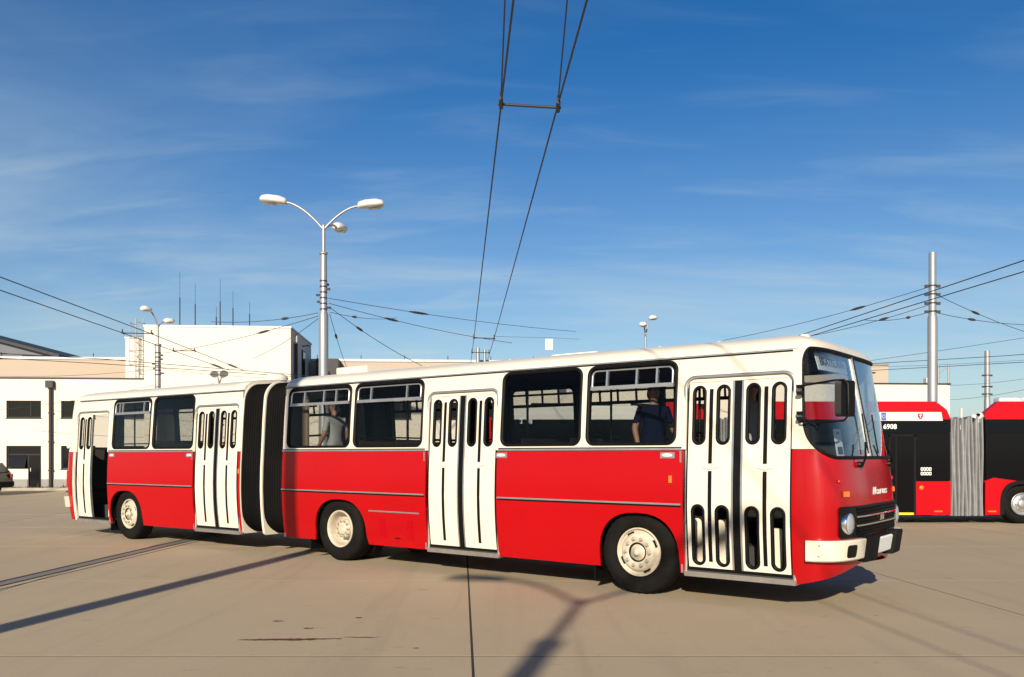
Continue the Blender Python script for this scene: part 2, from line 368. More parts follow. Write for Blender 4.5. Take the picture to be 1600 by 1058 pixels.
# ------------------------------------------------------------------ buildings
BA = math.atan(.0769)
def wallmap(x, z, i): return (x, i, z)
# --- long white hall
wh = empty('white_hall', (-25, 42, 0), BA); tag(wh, 'long low white rendered depot building with dark strip windows', 'building')
ups = [.40 + 2.565 * k for k in range(18)]; holes = []; wins = []
for k, x in enumerate(ups):
    if k in (): continue
    holes.append(rrect(x, x + 1.63, 3.49, 4.33, 0)); wins.append((x, 3.49, 4.33, 'u'))
for k, x in enumerate(ups):
    if k == 0: continue
    holes.append(rrect(x + .0, x + 1.63, 1.0, 2.13, 0)); wins.append((x, 1.0, 2.13, 'l'))
# entrance notch is part of the outline
out_ = [(-14, .92), (ups[0], .92), (ups[0], .94)]
out_ = [(-14, .0), (1.42, .0), (1.42, 1.0), (.40, 1.0), (.40, 2.13), (2.03, 2.13), (2.03, 0), (48.3, 0), (48.3, 5.40), (-14, 5.40)]
panel('wall', out_, holes, wallmap, 'stucco', wh, .3, smooth=False)
mb = MB(); mb.box(-14, 48.3, .31, 6.4, 5.05, 5.12); mb.box(-14, 48.3, 6.1, 6.4, 0, 5.05); mb.box(48.0, 48.3, .31, 6.1, 0, 5.05); mb.box(-14, -13.7, .31, 6.1, 0, 5.05); mb.build('roof_deck', 'graphite', wh)
mb = MB(); mb.box(-14.05, 48.35, -.05, .36, 5.402, 5.47); mb.build('parapet_cap', 'graphite', wh)
mb = MB(); mb.box(-14, 1.40, -.04, -.002, 0, .50); mb.build('plinth', 'plinth', wh)
mb = MB(); mb.box(2.05, 48.3, -.04, -.002, 0, .50); mb.build('plinth', 'plinth', wh)
mb = MB(); mb.box(-13, 47, .32, 6, 0, .06); mb.build('inner_floor', 'graphite', wh)
for (x, z0, z1, kd) in wins:
    fr = MB()
    for (a, b, c, d) in ((x, x + 1.63, z1 - .06, z1), (x, x + 1.63, z0, z0 + .06), (x, x + .06, z0, z1), (x + 1.57, x + 1.63, z0, z1), (x + 1.08, x + 1.13, z0, z1)):
        fr.box(a, b, .10, .16, c, d)
    f = fr.build('window', 'winframe', wh)
    MB().box(x + .05, x + 1.58, .125, .14, z0 + .05, z1 - .05).build('pane', 'winglass', f)
    MB().box(x - .02, x + 1.65, -.05, .11, z0 - .04, z0 - .002).build('sill', 'graphite', f)
# entrance: transom, tilted window, door
fr = MB()
for (a, b, c, d) in ((.40, 2.03, 2.06, 2.13), (.40, 2.03, 1.66, 1.74), (.40, 1.42, 1.0, 1.08), (.40, .47, 1.08, 2.06), (1.96, 2.03, .02, 2.06), (1.36, 1.44, .02, 1.66)): fr.box(a, b, .08, .16, c, d)
ent = fr.build('entrance', 'winframe', wh)
MB().box(.47, 1.96, .115, .13, 1.74, 2.06).build('transom_pane', 'winglass', ent)
mt = MB(); mt.add([(.52, -.10, 1.10), (1.32, -.10, 1.10), (1.34, .07, 1.64), (.50, .07, 1.64), (.52, -.07, 1.08), (1.32, -.07, 1.08), (1.34, .10, 1.64), (.50, .10, 1.64)], [(0, 1, 2, 3), (7, 6, 5, 4), (0, 4, 5, 1), (1, 5, 6, 2), (2, 6, 7, 3), (3, 7, 4, 0)]); mt.build('tilted_window', 'winglass', ent)
dd = MB().box(1.44, 1.96, .10, .15, .02, 1.66).build('door', 'winglass', wh)
MB().box(1.50, 1.53, .04, .10, .88, 1.05).build('handle', 'silver', dd)
dp = MB(); dp.tube([(2.52, -.10, 0), (2.52, -.10, 4.85), (2.50, -.12, 5.0)], .085, 10); dp.box(2.33, 2.67, -.26, .0 - .002, 4.95, 5.30); dp.build('downpipe', 'graphite', wh)
for zb in (.9, 2.3, 3.7): MB().box(2.40, 2.64, -.13, -.003, zb, zb + .05).build('pipe_clamp', 'graphite', wh)
mb = MB(); mb.tube([(2.28, -.6, 0), (2.28, -.6, 1.22)], .025, 8); tag(mb.build('marker_post', 'graphite'), 'thin dark post beside the downpipe of the white hall', 'post').matrix_world = wh.matrix_basis.copy()
# raised tower parts of the hall
tw = empty('tower_block', (-25, 42, 0), BA); tag(tw, 'tall white plain block rising above the white hall', 'building')
TX0, TX1 = 7.0, 14.05
mb = MB(); mb.box(TX0, TX1, -.25, 6.3, .0, 7.96); mb.build('wall', 'stucco', tw)
mb = MB(); mb.box(TX0 - .04, TX1 + .04, -.29, 6.34, 7.962, 8.05); mb.build('parapet_cap', 'steel', tw)
mb = MB(); mb.box(5.45, TX0 - .002, 1.6, 6.0, 5.13, 7.62); mb.build('lower_wall', 'stucco', tw)
mb = MB(); mb.box(5.41, TX0 - .05, 1.56, 6.04, 7.622, 7.69); mb.build('lower_cap', 'steel', tw)
mb = MB(); mb.box(TX1 + .002, TX1 + .05, 3.0, 3.9, 5.5, 7.3); q = mb.build('side_window', 'winframe', tw); MB().box(TX1 + .05, TX1 + .07, 3.1, 3.8, 5.6, 7.2).build('pane', 'winglass', q)
mb = MB(); mb.tube([(TX1 + .12, .6, 5.2), (TX1 + .12, .6, 7.3)], .09, 8); mb.build('downpipe', 'graphite', tw)
MB().box(TX1 + .002, TX1 + .2, .35, .8, 7.35, 7.75).build('wall_box', 'trol_white', tw)
mb = MB(); mb.tube([(TX1 + .01, 3.2, 7.5), (TX1 + .35, 3.2, 7.55), (TX1 + .35, 3.5, 7.5)], .03, 6); mb.build('wall_lamp', 'graphite', tw)
# caged ladder
ld = empty('caged_ladder', (-25, 42, 0), BA); tag(ld, 'steel cage ladder against the low end of the white tower block', 'ladder')
for x in (6.05, 6.42): MB().tube([(x, 1.35, 5.15), (x, 1.35, 8.6)], .026, 6).build('rail', 'steel', ld)
for k in range(13): MB().tube([(6.05, 1.35, 5.4 + .25 * k), (6.42, 1.35, 5.4 + .25 * k)], .014, 6).build('rung', 'steel', ld)
for z in (6.2, 6.9, 7.6, 8.3): MB().tube([(6.05, 1.35, z), (5.88, 1.1, z), (5.95, .75, z), (6.23, .6, z), (6.52, .75, z), (6.59, 1.1, z), (6.42, 1.35, z)], .017, 6).build('cage_hoop', 'steel', ld)
for (x, y) in ((5.95, .75), (6.23, .6), (6.52, .75)): MB().tube([(x, y, 6.2), (x, y, 8.3)], .014, 6).build('cage_bar', 'steel', ld)
# antennas on the tower roof
for k, (u, top, lb) in enumerate(((281, 425, 'tallest thin whip antenna, leftmost on the tower roof'), (305, 443, 'second thin whip antenna from the left on the tower roof'), (338, 480, 'shortest thin antenna, third from the left on the tower roof'), (344, 436, 'tall thin whip antenna, fourth from the left on the tower roof'), (364, 455, 'fifth thin whip antenna from the left on the tower roof'), (390, 472, 'rightmost thin whip antenna on the tower roof'))):
    d = 43.6; X = (u - 800) * d / 1350; zt = 1.68 + (711 - top) * d / 1350
    e = empty('whip_antenna', (X, d, 8.05)); tag(e, lb, 'antenna', 'whip antennas on the tower roof')
    MB().tube([(0, 0, -.05), (0, 0, (zt - 8.05) * .55)], .028, 6).build('mast', 'wire', e)
    MB().tube([(0, 0, (zt - 8.05) * .55), (0, 0, zt - 8.05)], .010, 5).build('whip', 'wire', e)
# --- peach hall behind
ph = empty('peach_hall', (-42, 47.1, 0), math.atan(.069)); tag(ph, 'long peach coloured hall standing behind the white building', 'building')
MB().box(0, 64.6, 0, 14, 0, 7.02).build('wall', 'peach', ph)
MB().box(-.05, 64.65, -.06, 14.06, 7.022, 7.16).build('parapet_cap', 'steel', ph)
for k in range(26): MB().tube([(1.2 + 2.48 * k, .1, 7.16), (1.2 + 2.48 * k, .1, 7.40)], .022, 5).build('roof_rod', 'graphite', ph)
MB().box(31.1, 32.3, -1.2, -.01, 5.2, 7.05).build('grey_annex', 'graphite', ph)
MB().box(63.0, 63.8, -.04, -.002, 6.55, 6.62).build('vent_slot', 'graphite', ph)
# --- dark hall with sloping roof, far left
gh = empty('grey_gable_hall', (-42, 60, 0)); tag(gh, 'dark grey hall with a sloping roof behind the peach hall', 'building')
g2 = [(-8, 0), (10.6, 0), (10.6, 8.45), (6.3, 9.55), (-8, 13.3)]
MB().prism(g2, lambda x, z: (x, 0, z), lambda x, z: (x, 14, z)).build('wall', 'darkroof', gh)
rp = MB(); rp.add([(-8.2, -.4, 13.36), (10.75, -.4, 8.42), (10.75, 14.4, 8.42), (-8.2, 14.4, 13.36), (-8.2, -.4, 13.58), (10.75, -.4, 8.62), (10.75, 14.4, 8.62), (-8.2, 14.4, 13.58)], [(0, 1, 2, 3), (7, 6, 5, 4), (0, 4, 5, 1), (1, 5, 6, 2), (2, 6, 7, 3), (3, 7, 4, 0)]); rp.build('roof', 'graphite', gh)
q = MB().box(7.3 + 2.0 - .75, 9.3 + .6, -.06, -.002, 8.0, 8.75); 
q = MB().box(8.0, 9.6, -.06, -.002, 7.6, 8.6).build('window', 'winframe', gh); MB().box(8.1, 9.5, -.08, -.061, 7.7, 8.5).build('pane', 'winglass', q)
# kerb and grass strip at the foot of the white hall
kb = MB(); kb.box(-14, 48.3, -1.25, -1.1, -.06, .12); kb_o = kb.build('kerb', 'kerb'); tag(kb_o, kind='structure'); kb_o.matrix_world = wh.matrix_basis.copy()
pv = MB(); pv.box(-14, 48.3, -1.098, -.45, -.06, .10); pv_o = pv.build('pavement', 'kerb'); tag(pv_o, kind='structure'); pv_o.matrix_world = wh.matrix_basis.copy()
gr = MB()
for k in range(2600):
    x = random.uniform(-3, 30); y = random.uniform(-.44, -.05); hh = random.uniform(.06, .2) * (1 + 1.2 * (random.random() < .06)); a = random.uniform(0, 6.28); dx, dy = .03 * math.cos(a), .03 * math.sin(a)
    gr.add([(x - dx, y - dy, 0), (x + dx, y + dy, 0), (x + dy * 1.5, y + dx, hh)], [(0, 1, 2)])
gr_o = gr.build('grass', 'grass'); tag(gr_o, 'scanty grass along the foot of the white hall', 'grass', kind='stuff'); gr_o.matrix_world = wh.matrix_basis.copy()

# ------------------------------------------------------------------ poles and street lamps
def lamp_head(parent, p, d, L=.85, w_=.30):
    """tapered luminaire starting at p, pointing along d"""
    d = Vector(d).normalized(); x = d.cross(Vector((0, 0, 1))).normalized(); u = x.cross(d); mb = MB(); secs = []
    for (t, ww, hu, hd) in ((0, .34, .34, .34), (.06, .62, .56, .36), (.30, .9, .78, .40), (.7, 1.0, .82, .42), (.93, .88, .62, .36), (1.0, .55, .3, .25)):
        c = Vector(p) + d * t * L; r = []
        for k in range(12):
            a = 2 * math.pi * k / 12; r.append(c + x * math.cos(a) * ww * w_ / 2 + u * (math.sin(a) * (hu if math.sin(a) > 0 else hd) * w_ / 2))
        secs.append(r)
    V = [q for s_ in secs for q in s_]; F = [(i * 12 + k, i * 12 + (k + 1) % 12, (i + 1) * 12 + (k + 1) % 12, (i + 1) * 12 + k) for i in range(5) for k in range(12)] + [tuple(range(12)), tuple(range(60, 72))]
    mb.add(V, F, True); h = mb.build('lamp_head', 'lamp_white', parent)
    g = MB(); V = []
    for (t, ww, zd) in ((.34, .5, -.16), (.42, .8, -.24), (.85, .78, -.24), (.95, .45, -.15)):
        c = Vector(p) + d * t * L; V += [c + x * ww * w_ / 2 + u * w_ * zd * .45, c + x * ww * w_ * .3 + u * w_ * zd, c - x * ww * w_ * .3 + u * w_ * zd, c - x * ww * w_ / 2 + u * w_ * zd * .45]
    g.add(V, [(i * 4 + k, i * 4 + k + 1, i * 4 + 4 + k + 1, i * 4 + 4 + k) for i in range(3) for k in range(3)] + [(0, 1, 2, 3), (12, 13, 14, 15)], True)
    g.build('lamp_glass', 'lamp_glass', h)
def arm(parent, a, b, r=.035, rise=.35):
    a = Vector(a); b = Vector(b); P = []
    for k in range(9):
        t = k / 8; q = a.lerp(b, t); q.z = a.z + (b.z - a.z) * (1 - (1 - t) ** 1.7); P.append(q)
    MB().tube(P, r, 8).build('arm', 'steel', parent)
def lamp(loc, H1, H2, r1, r2, r3, arms, label, group=None, bands=True, headL=.85, headW=.32):
    e = empty('street_lamp', loc); tag(e, label, 'street lamp', group)
    MB().tube([(0, 0, 0), (0, 0, H1)], [r1, r1 * .96], 20).build('lower_pole', 'steel', e)
    MB().tube([(0, 0, H1), (0, 0, H1 + .12), (0, 0, H2)], [r1 * .96, r2, r2 * .97], 20).build('upper_pole', 'steel', e)
    MB().lathe([(0, 0), (r2 * 1.25, 0), (r2 * 1.25, .07), (0, .07)], (0, 0, H2), 'z', 16).build('pole_cap', 'steel', e)
    top = arms[0]
    MB().tube([(0, 0, H2), (0, 0, top)], r3, 12).build('spigot', 'steel', e)
    for (dx, dy, z) in arms[1:]:
        n = Vector((dx, dy, 0)).normalized(); arm(e, (0, 0, top - .15), (dx, dy, z), r3 * .7); lamp_head(e, (dx - n.x * .06, dy - n.y * .06, z), (n.x, n.y, .10), headL, headW)
    MB().lathe([(0, 0), (r1 * 1.8, 0), (r1 * 1.8, .04), (0, .04)], (0, 0, 0), 'z', 16, False).build('base_plate', 'steel', e)
    if bands:
        for k in range(6): MB().lathe([(r2 * .9, 0), (r2 * 1.1, 0), (r2 * 1.1, .045), (r2 * .9, .045)], (0, 0, H1 + .16 + .19 * k), 'z', 18, False).build('clamp_band', 'insul', e)
        for k, a in enumerate((20, 160, 200, 340, 60)): MB().box(r2 * .9, r2 + .13, -.025, .025, -.035, .035, lambda x, y, z, a=a, k=k: (x * math.cos(R(a)) - y * math.sin(R(a)), x * math.sin(R(a)) + y * math.cos(R(a)), z + H1 + .25 + .2 * k)).build('wire_bracket', 'insul', e)
    return e
D1 = 29.0; S1 = 1350 / D1
LX = (505.5 - 800) / S1
lamp((LX, D1, 0), 1.68 + (711 - 492) / S1, 1.68 + (711 - 398) / S1, .165, .115, .058, (1.68 + (711 - 352) / S1, (-1.30, .0, 1.68 + (711 - 316) / S1), (1.18, .15, 1.68 + (711 - 320) / S1), (.12, 1.5, 1.68 + (711 - 336) / S1)), 'tall grey lamp post with two wide arms behind the bus joint', headL=.88, headW=.50)
# lamp standing behind the photographer; its shadow falls on the concrete in front of the bus
lamp((-3.25, -9.1, 0), 5.4, 7.25, .165, .115, .058, (8.3, (-1.3, 0, 9.0), (1.25, .1, 8.9)), 'lamp post behind the viewer that shadows the concrete by the front wheel', None, True)
lamp((-15.45, 37.7, 0), 5.0, 6.45, .13, .12, .045, (7.4, (-.22, -.32, 7.92), (.20, .30, 7.55)), 'slim double lamp on a grey post before the white tower block', 'slim double lamps', True, .46, .40)
lamp((6.95, 45, 0), 5.0, 6.5, .10, .10, .05, (7.95, (.32, .3, 8.85), (-.12, -.3, 8.35)), 'slim double lamp seen above the roof of the old bus', 'slim double lamps', False, .46, .40)
def pole(loc, H1, H2, r1, r2, label, bz=(), group='catenary poles'):
    e = empty('catenary_pole', loc); tag(e, label, 'pole', group)
    MB().tube([(0, 0, 0), (0, 0, H1 - .05), (0, 0, H1 + .08)], [r1 * 1.03, r1, r2], 22).build('lower_tube', 'steel', e)
    MB().tube([(0, 0, H1 + .08), (0, 0, H2)], [r2, r2 * .97], 22).build('upper_tube', 'steel', e)
    MB().lathe([(0, 0), (r1 * 1.7, 0), (r1 * 1.7, .05), (r1, .05)], (0, 0, 0), 'z', 20, False).build('base_plate', 'steel', e)
    for z in bz:
        MB().lathe([(r2 * .9, 0), (r2 * 1.12, 0), (r2 * 1.12, .05), (r2 * .9, .05)], (0, 0, z), 'z', 20, False).build('clamp_band', 'insul', e)
        for sx in (-1, 1): MB().box(sx * r2 * .95, sx * (r2 + .14), -.03, .03, z - .03, z + .06).build('wire_bracket', 'insul', e)
    return e
PXr = (1457 - 800) / S1
pole((PXr, D1, 0), 1.68 + (711 - 495) / S1, 1.68 + (711 - 395) / S1, .155, .12, 'thick grey catenary pole rising behind the modern trolleybus', (1.68 + (711 - 448) / S1, 1.68 + (711 - 461) / S1, 1.68 + (711 - 475) / S1, 1.68 + (711 - 488) / S1))
pole((25.3, 46, 0), 4.6, 7.22, .15, .135, 'thinner far catenary pole right of the trolleybus joint', (5.9, 4.9, 5.3))
pole((-1.93, 49, 0), 5.0, 7.75, .12, .11, 'left one of two far thin poles above the bus roof')
pole((-1.55, 49.2, 0), 5.0, 7.7, .10, .09, 'right one of two far thin poles above the bus roof')
pole((-6.5, 1.05, 0), 6.0, 9.5, .165, .155, 'catenary pole left of the viewer that shadows the bus joint')
mb = empty('lattice_mast', (23.2, 47, 0)); tag(mb, 'thin lattice floodlight mast beyond the trolleybus roofs', 'mast')
for x in (0, .55): MB().tube([(x, 0, 0), (x, 0, 6.6)], .045, 6).build('upright', 'steel', mb)
for k in range(8): MB().tube([(0, 0, .5 + .8 * k), (.55, 0, .9 + .8 * k)], .02, 5).build('brace', 'steel', mb)
MB().box(-.75, -.15, -.2, .2, 5.75, 6.05, lambda x, y, z: (x, y, z + .25 * x)).build('floodlight', 'lamp_white', mb, bevel=.04)

# ------------------------------------------------------------------ overhead wires
def wire(name, pts, r, label, cat='wire', group=None, sag=0.0, ins=()):
    e = empty(name, pts[0]); tag(e, label, cat, group); P = []
    o = Vector(pts[0])
    for i in range(len(pts) - 1):
        a, b = Vector(pts[i]), Vector(pts[i + 1])
        for k in range(9):
            if i and k == 0: continue
            t = k / 8; q = a.lerp(b, t); q.z -= sag * 4 * t * (1 - t); P.append(q - o)
    MB().tube(P, r, 6).build('cable', 'wire', e)
    n = len(P) - 1
    for (t0, t1, rr) in ins:
        def at(t):
            f_ = t * n; i = min(int(f_), n - 1); return P[i].lerp(P[i + 1], f_ - i)
        MB().tube([at(t0), at(t0 * .7 + t1 * .3), at(t0 * .3 + t1 * .7), at(t1)], [rr * .4, rr, rr, rr * .4], 8).build('insulator', 'insul', e)
    return e
G3 = 'trolley contact wires'
for (nm, xa, xb, d0, lb) in (('L', .30, -1.30, 3.0, 'left contact wire of the middle pair overhead'), ('R', .967, -.61, 3.0, 'right contact wire of the middle pair overhead')):
    f_ = lambda d, nm=nm: (-.128 - .0606 * (d - 10.15)) if nm == 'L' else (.541 - .0595 * (d - 10.15))
    wire('contact_wire', [(f_(-25), -25, 5.82), (f_(10.15), 10.15, 5.80), (f_(29.5), 29.5, 5.66), (f_(41.8), 41.8, 5.75)], .0115, lb, 'wire', G3)
def spreader(a, b, label):
    e = empty('spreader_bar', a); tag(e, label, 'bar', 'spreader bars of the trolley wires'); a = Vector(a); b = Vector(b); d = (b - a)
    MB().tube([-d * .05, d * 1.05], .017, 8).build('rod', 'graphite', e)
    for q in (Vector((0, 0, 0)), d): 
        MB().tube([q + Vector((0, -.10, .03)), q + Vector((0, .06, -.02))], .026, 8).build('clamp', 'insul', e)
        MB().tube([q + Vector((0, -.03, 0)), q + Vector((0, -.06, .12))], .018, 6).build('hanger', 'insul', e)
spreader((-.128, 10.15, 5.80), (.541, 10.15, 5.76), 'nearest spreader bar between the middle pair of contact wires')
spreader((-1.30, 29.5, 5.68), (-.61, 29.5, 5.66), 'spreader bar low over the bus roof on the middle wires')
spreader((-1.62, 35, 5.84), (-.93, 35, 5.82), 'farthest spreader bar on the middle wires')
for (x0, x1, xt, lb) in ((-.128, -.07, -.064, 'left support wire rising from the nearest spreader bar'), (.541, .60, .606, 'right support wire rising from the nearest spreader bar')):
    wire('support_wire', [(x0, 10.1, 5.84), (x0 + (.0606 * .86), 9.29, 6.57), (x0 + .0606 * 1.9, 8.2, 7.55)], .009, lb, 'wire', 'support wires of the nearest spreader bar')
for (xa, xb, xc, ya, za, lb) in ((-11.85, -12.2, -12.9, 20, 5.80, 'inner contact wire of the left pair'), (-12.75, -13.1, -13.6, 20.6, 5.80, 'outer contact wire of the left pair')):
    wire('contact_wire', [(xa + .6, 4, 5.8), (xa, ya, 5.8), (xb, 29.3, 5.78), (xc, 41.6, 5.75)], .013, lb, 'wire', G3, 0, ((.92, .97, .05),))
spreader((-13.1, 29.1, 5.79), (-12.2, 29.3, 5.80), 'spreader bar on the left pair of contact wires beside the ladder')
spreader((-13.3, 34.0, 5.78), (-12.55, 34.2, 5.80), 'second spreader bar on the left pair of contact wires')
for (xa, xb, ya, lb) in ((10.84, 9.75, 18.3, 'inner contact wire of the right pair'), (11.5, 10.15, 19.4, 'outer contact wire of the right pair')):
    wire('contact_wire', [(xa + .9, 6, 5.82), (xa, ya, 5.80), (xb, 31, 5.78), (xb - .8, 41.5, 5.78)], .013, lb, 'wire', G3)
# overhead pairs near the left building and far right
for (p, lb) in ((((-30, 25.0, 5.45), (-16.0, 34, 5.45), (-8, 41, 5.3)), 'contact wire curving low over the yard before the white hall'), (((-30, 26.3, 5.4), (-17, 35, 5.4), (-8.5, 41.2, 5.3)), 'second contact wire curving low before the white hall'),
                (((30, 24.5, 5.75), (20, 35.0, 5.70), (10, 41, 5.6)), 'upper far contact wire over the right trolleybus section'), (((30, 25.4, 5.55), (21, 35.6, 5.5), (11, 41.5, 5.4)), 'lower far contact wire over the right trolleybus section')):
    wire('contact_wire', list(p), .014, lb, 'wire', G3, 0, ((.34, .40, .045),))
def uv(u, y, d): return ((u - 800) * d / 1350, d, 1.68 + (711 - y) * d / 1350)
SPW = [((513, 466), 29, (900, 518), 40, 'upper span wire from the lamp post to the right'), ((514, 474), 29, (800, 536), 36, 'second span wire from the lamp post to the right'),
       ((515, 480), 29, (660, 572), 33, 'steep span wire from the lamp post down to the right'), ((516, 488), 29, (620, 497), 40, 'short level span wire right of the lamp post'),
       ((515, 490), 29, (546, 585), 34, 'steepest span wire dropping beside the lamp post'), ((497, 489), 29, (330, 503), 31, 'upper span wire from the lamp post to the left'),
       ((497, 494), 29, (255, 552), 37.6, 'span wire from the lamp post to the slim lamp'), ((497, 498), 29, (395, 560), 38, 'steep span wire from the lamp post down to the left'),
       ((1450, 449), 29, (1130, 532), 36, 'upper span wire left of the thick pole'), ((1450, 477), 29, (1235, 530), 33, 'middle span wire left of the thick pole'), ((1450, 488), 29, (1350, 500), 31, 'short lower span wire left of the thick pole'),
       ((1464, 461), 29, (1640, 530), 36, 'falling span wire right of the thick pole'), ((1464, 489), 29, (1640, 508), 31, 'level span wire right of the thick pole'),
       ((1050, 600), 44, (1600, 528), 32, 'long thin span wire climbing to the right edge'), ((1240, 575), 44, (1640, 560), 44, 'level thin wire between the far poles'), ((1480, 602), 45, (1640, 585), 40, 'low wire beside the far pole'),
       ((1480, 625), 44, (1640, 600), 36, 'lowest wire beside the far pole'), ((0, 588), 39, (250, 576), 37.6, 'thin span wire before the peach wall'), ((0, 640), 40, (250, 600), 37.6, 'low thin span wire before the white wall'),
       ((250, 575), 37.6, (440, 590), 41, 'thin span wire right of the slim lamp')]
for k, (a, da, b, db, lb) in enumerate(SPW):
    thin = k in (13, 14, 15, 16, 17, 18, 19)
    wire('span_wire', [uv(*a, da), uv(*b, db)], .0085 if thin else .010, lb, 'wire', 'span wires', .12, () if thin else ((.26, .33, .045),))

# ------------------------------------------------------------------ the old articulated bus
TH = math.atan2(1350, 1750)
bus = empty('articulated_bus', (3.0016, 9.147, 0), -TH)
tag(bus, 'old red and cream articulated bus with black bellows and folding doors', 'bus')
def interp(x, tab):
    if x <= tab[0][0]: return tab[0][1]
    for (a, b), (c, d) in zip(tab, tab[1:]):
        if x <= c: return b + (d - b) * (x - a) / (c - a)
    return tab[-1][1]
TUM = [(.28, .075), (.5, .04), (.8, .012), (1.1, 0), (1.45, .008), (1.75, .025), (2.3, .055), (2.6, .08), (2.82, .105), (3.1, .15)]
def tum(z): return interp(z, TUM)
BEND = R(2.2)
def L(s, t, z):
    if s > 8.65:
        wgt = min((s - 8.65) / 1.1, 1.0); ds, dt = s - 7.6, t - 1.25
        s2 = 7.6 + ds * math.cos(BEND) + dt * math.sin(BEND); t2 = 1.25 - ds * math.sin(BEND) + dt * math.cos(BEND)
        s, t = s + (s2 - s) * wgt, t + (t2 - t) * wgt
    return (-s, t, z)
def mR(s, z, i): return L(s, tum(z) + i, z)
def mL(s, z, i): return L(s, 2.5 - tum(z) - i, z)
ZC = (.5, .8, 1.1, 1.45, 1.75, 2.3, 2.6)
# front surface
NE = 3.6; _ph = []
for k in range(401):
    a = -math.pi / 2 + math.pi * k / 400; sa, ca = math.sin(a), max(math.cos(a), 0)
    _ph.append((math.copysign(abs(sa) ** (2 / NE), sa), ca ** (2 / NE)))
_arc = [0.0]
for p, q in zip(_ph, _ph[1:]): _arc.append(_arc[-1] + math.hypot((q[0] - p[0]) * 1.25, (q[1] - p[1]) * .45))
LW = _arc[-1]
def unit(w_):
    w_ = max(0, min(LW, w_)); lo, hi = 0, 400
    while hi - lo > 1:
        m_ = (lo + hi) // 2
        if _arc[m_] <= w_: lo = m_
        else: hi = m_
    f_ = (w_ - _arc[lo]) / max(_arc[hi] - _arc[lo], 1e-9)
    return _ph[lo][0] + (_ph[hi][0] - _ph[lo][0]) * f_, _ph[lo][1] + (_ph[hi][1] - _ph[lo][1]) * f_
def w_of_t(t):
    lo, hi = 0.0, LW
    for _ in range(40):
        m_ = (lo + hi) / 2
        if 1.25 + 1.25 * unit(m_)[0] < t: lo = m_
        else: hi = m_
    return lo
DF = [(.28, .37), (.5, .45), (.75, .49), (1.0, .50), (1.3, .485), (1.63, .44), (2.2, .33), (2.86, .205), (3.1, .15)]
def mF(w_, z, i):
    X, Y = unit(w_); return L(-(interp(z, DF) - i) * Y, 1.25 + (1.25 - tum(z) - i) * X, z)
def mRear(w_, z, i):
    X, Y = unit(w_); D = interp(z, [(.28, .40), (.7, .52), (1.7, .48), (2.86, .28)]); return L(15.35 + (D - i) * Y, 1.25 + (1.25 - tum(z) - i) * X, z)
WC = [LW * k / 56 for k in range(1, 56)]

DOORS = [(.05, 1.285, True), (4.09, 5.345, False), (9.86, 11.10, False), (14.03, 15.23, False)]
WIN = [(1.41, 2.65, (.225, .56, .78), True), (2.73, 4.01, None, False), (5.46, 6.93, (.24, .76), True), (7.01, 8.555, (.26, .57, .76), True), (11.15, 12.46, None, False), (12.54, 13.87, (.16, .24, .80), True)]
WZ0, WZ1 = 1.80, 2.785
def notch_out(s0, s1, doors, z0, z1):
    P = [(s0, z0)]
    for (a, b) in doors:
        P += [(a, z0)] + [(q[0], q[1]) for q in rrect(a, b, z0, 2.555, (0, 0, .11, .11))[::-1] if q[1] > z0 + .01] + [(b, z0)]
    P += [(s1, z0), (s1, z1), (s0, z1)]
    # drop duplicates
    out2 = []
    for p in P:
        if not out2 or math.hypot(p[0] - out2[-1][0], p[1] - out2[-1][1]) > 1e-4: out2.append(p)
    return out2
def whole(s): return (round(s, 3),)
def upper(s0, s1, doors):
    hs = [rrect(a, b, WZ0, WZ1, .113, 7) for (a, b, _, _) in WIN if s0 < a < s1]
    panel('upper_side_panel', notch_out(s0, s1, doors, 1.745, 2.82), hs, mR, 'cream', bus, .03, (), ZC)
upper(0.0, 8.65, [(a, b) for a, b, _ in DOORS[:2]]); upper(9.75, 15.35, [(a, b) for a, b, _ in DOORS[2:]])
def arch_pts(c, hw, top, zb, flare=0.0, n=18):
    P = []
    for k in range(n + 1):
        a = math.pi * (1 - k / n); x = math.copysign(abs(math.cos(a)) ** (2 / 2.5), math.cos(a)); y = math.sin(a) ** (2 / 2.5)
        P.append((c + hw * x, .42 + (top - .42) * y))
    return [(c - hw - flare, zb)] + P + [(c + hw + flare, zb)]
def lower(s0, s1, arch, mp=mR, m='red'):
    P = [(s0, .31)]
    for a in arch: P += a
    P += [(s1, .31), (s1, 1.735), (s0, 1.735)]
    return panel('lower_side_panel', P, [], mp, m, bus, .025, (), ZC)
lower(1.315, 4.062, [arch_pts(1.915, .545, .99, .31)])
lower(5.372, 8.65, [arch_pts(7.24, .60, .985, .31, .03)])
lower(11.125, 14.0, [arch_pts(13.38, .575, .975, .31)])
lower(9.75, 9.815, [])
panel('corner_strip', [(0, .30), (.045, .30), (.045, 1.735), (0, 1.735)], [], mR, 'red', bus, .025, (), ZC)
panel('corner_strip', [(15.275, .31), (15.35, .31), (15.35, 1.735), (15.275, 1.735)], [], mR, 'cream', bus, .025, (), ZC)
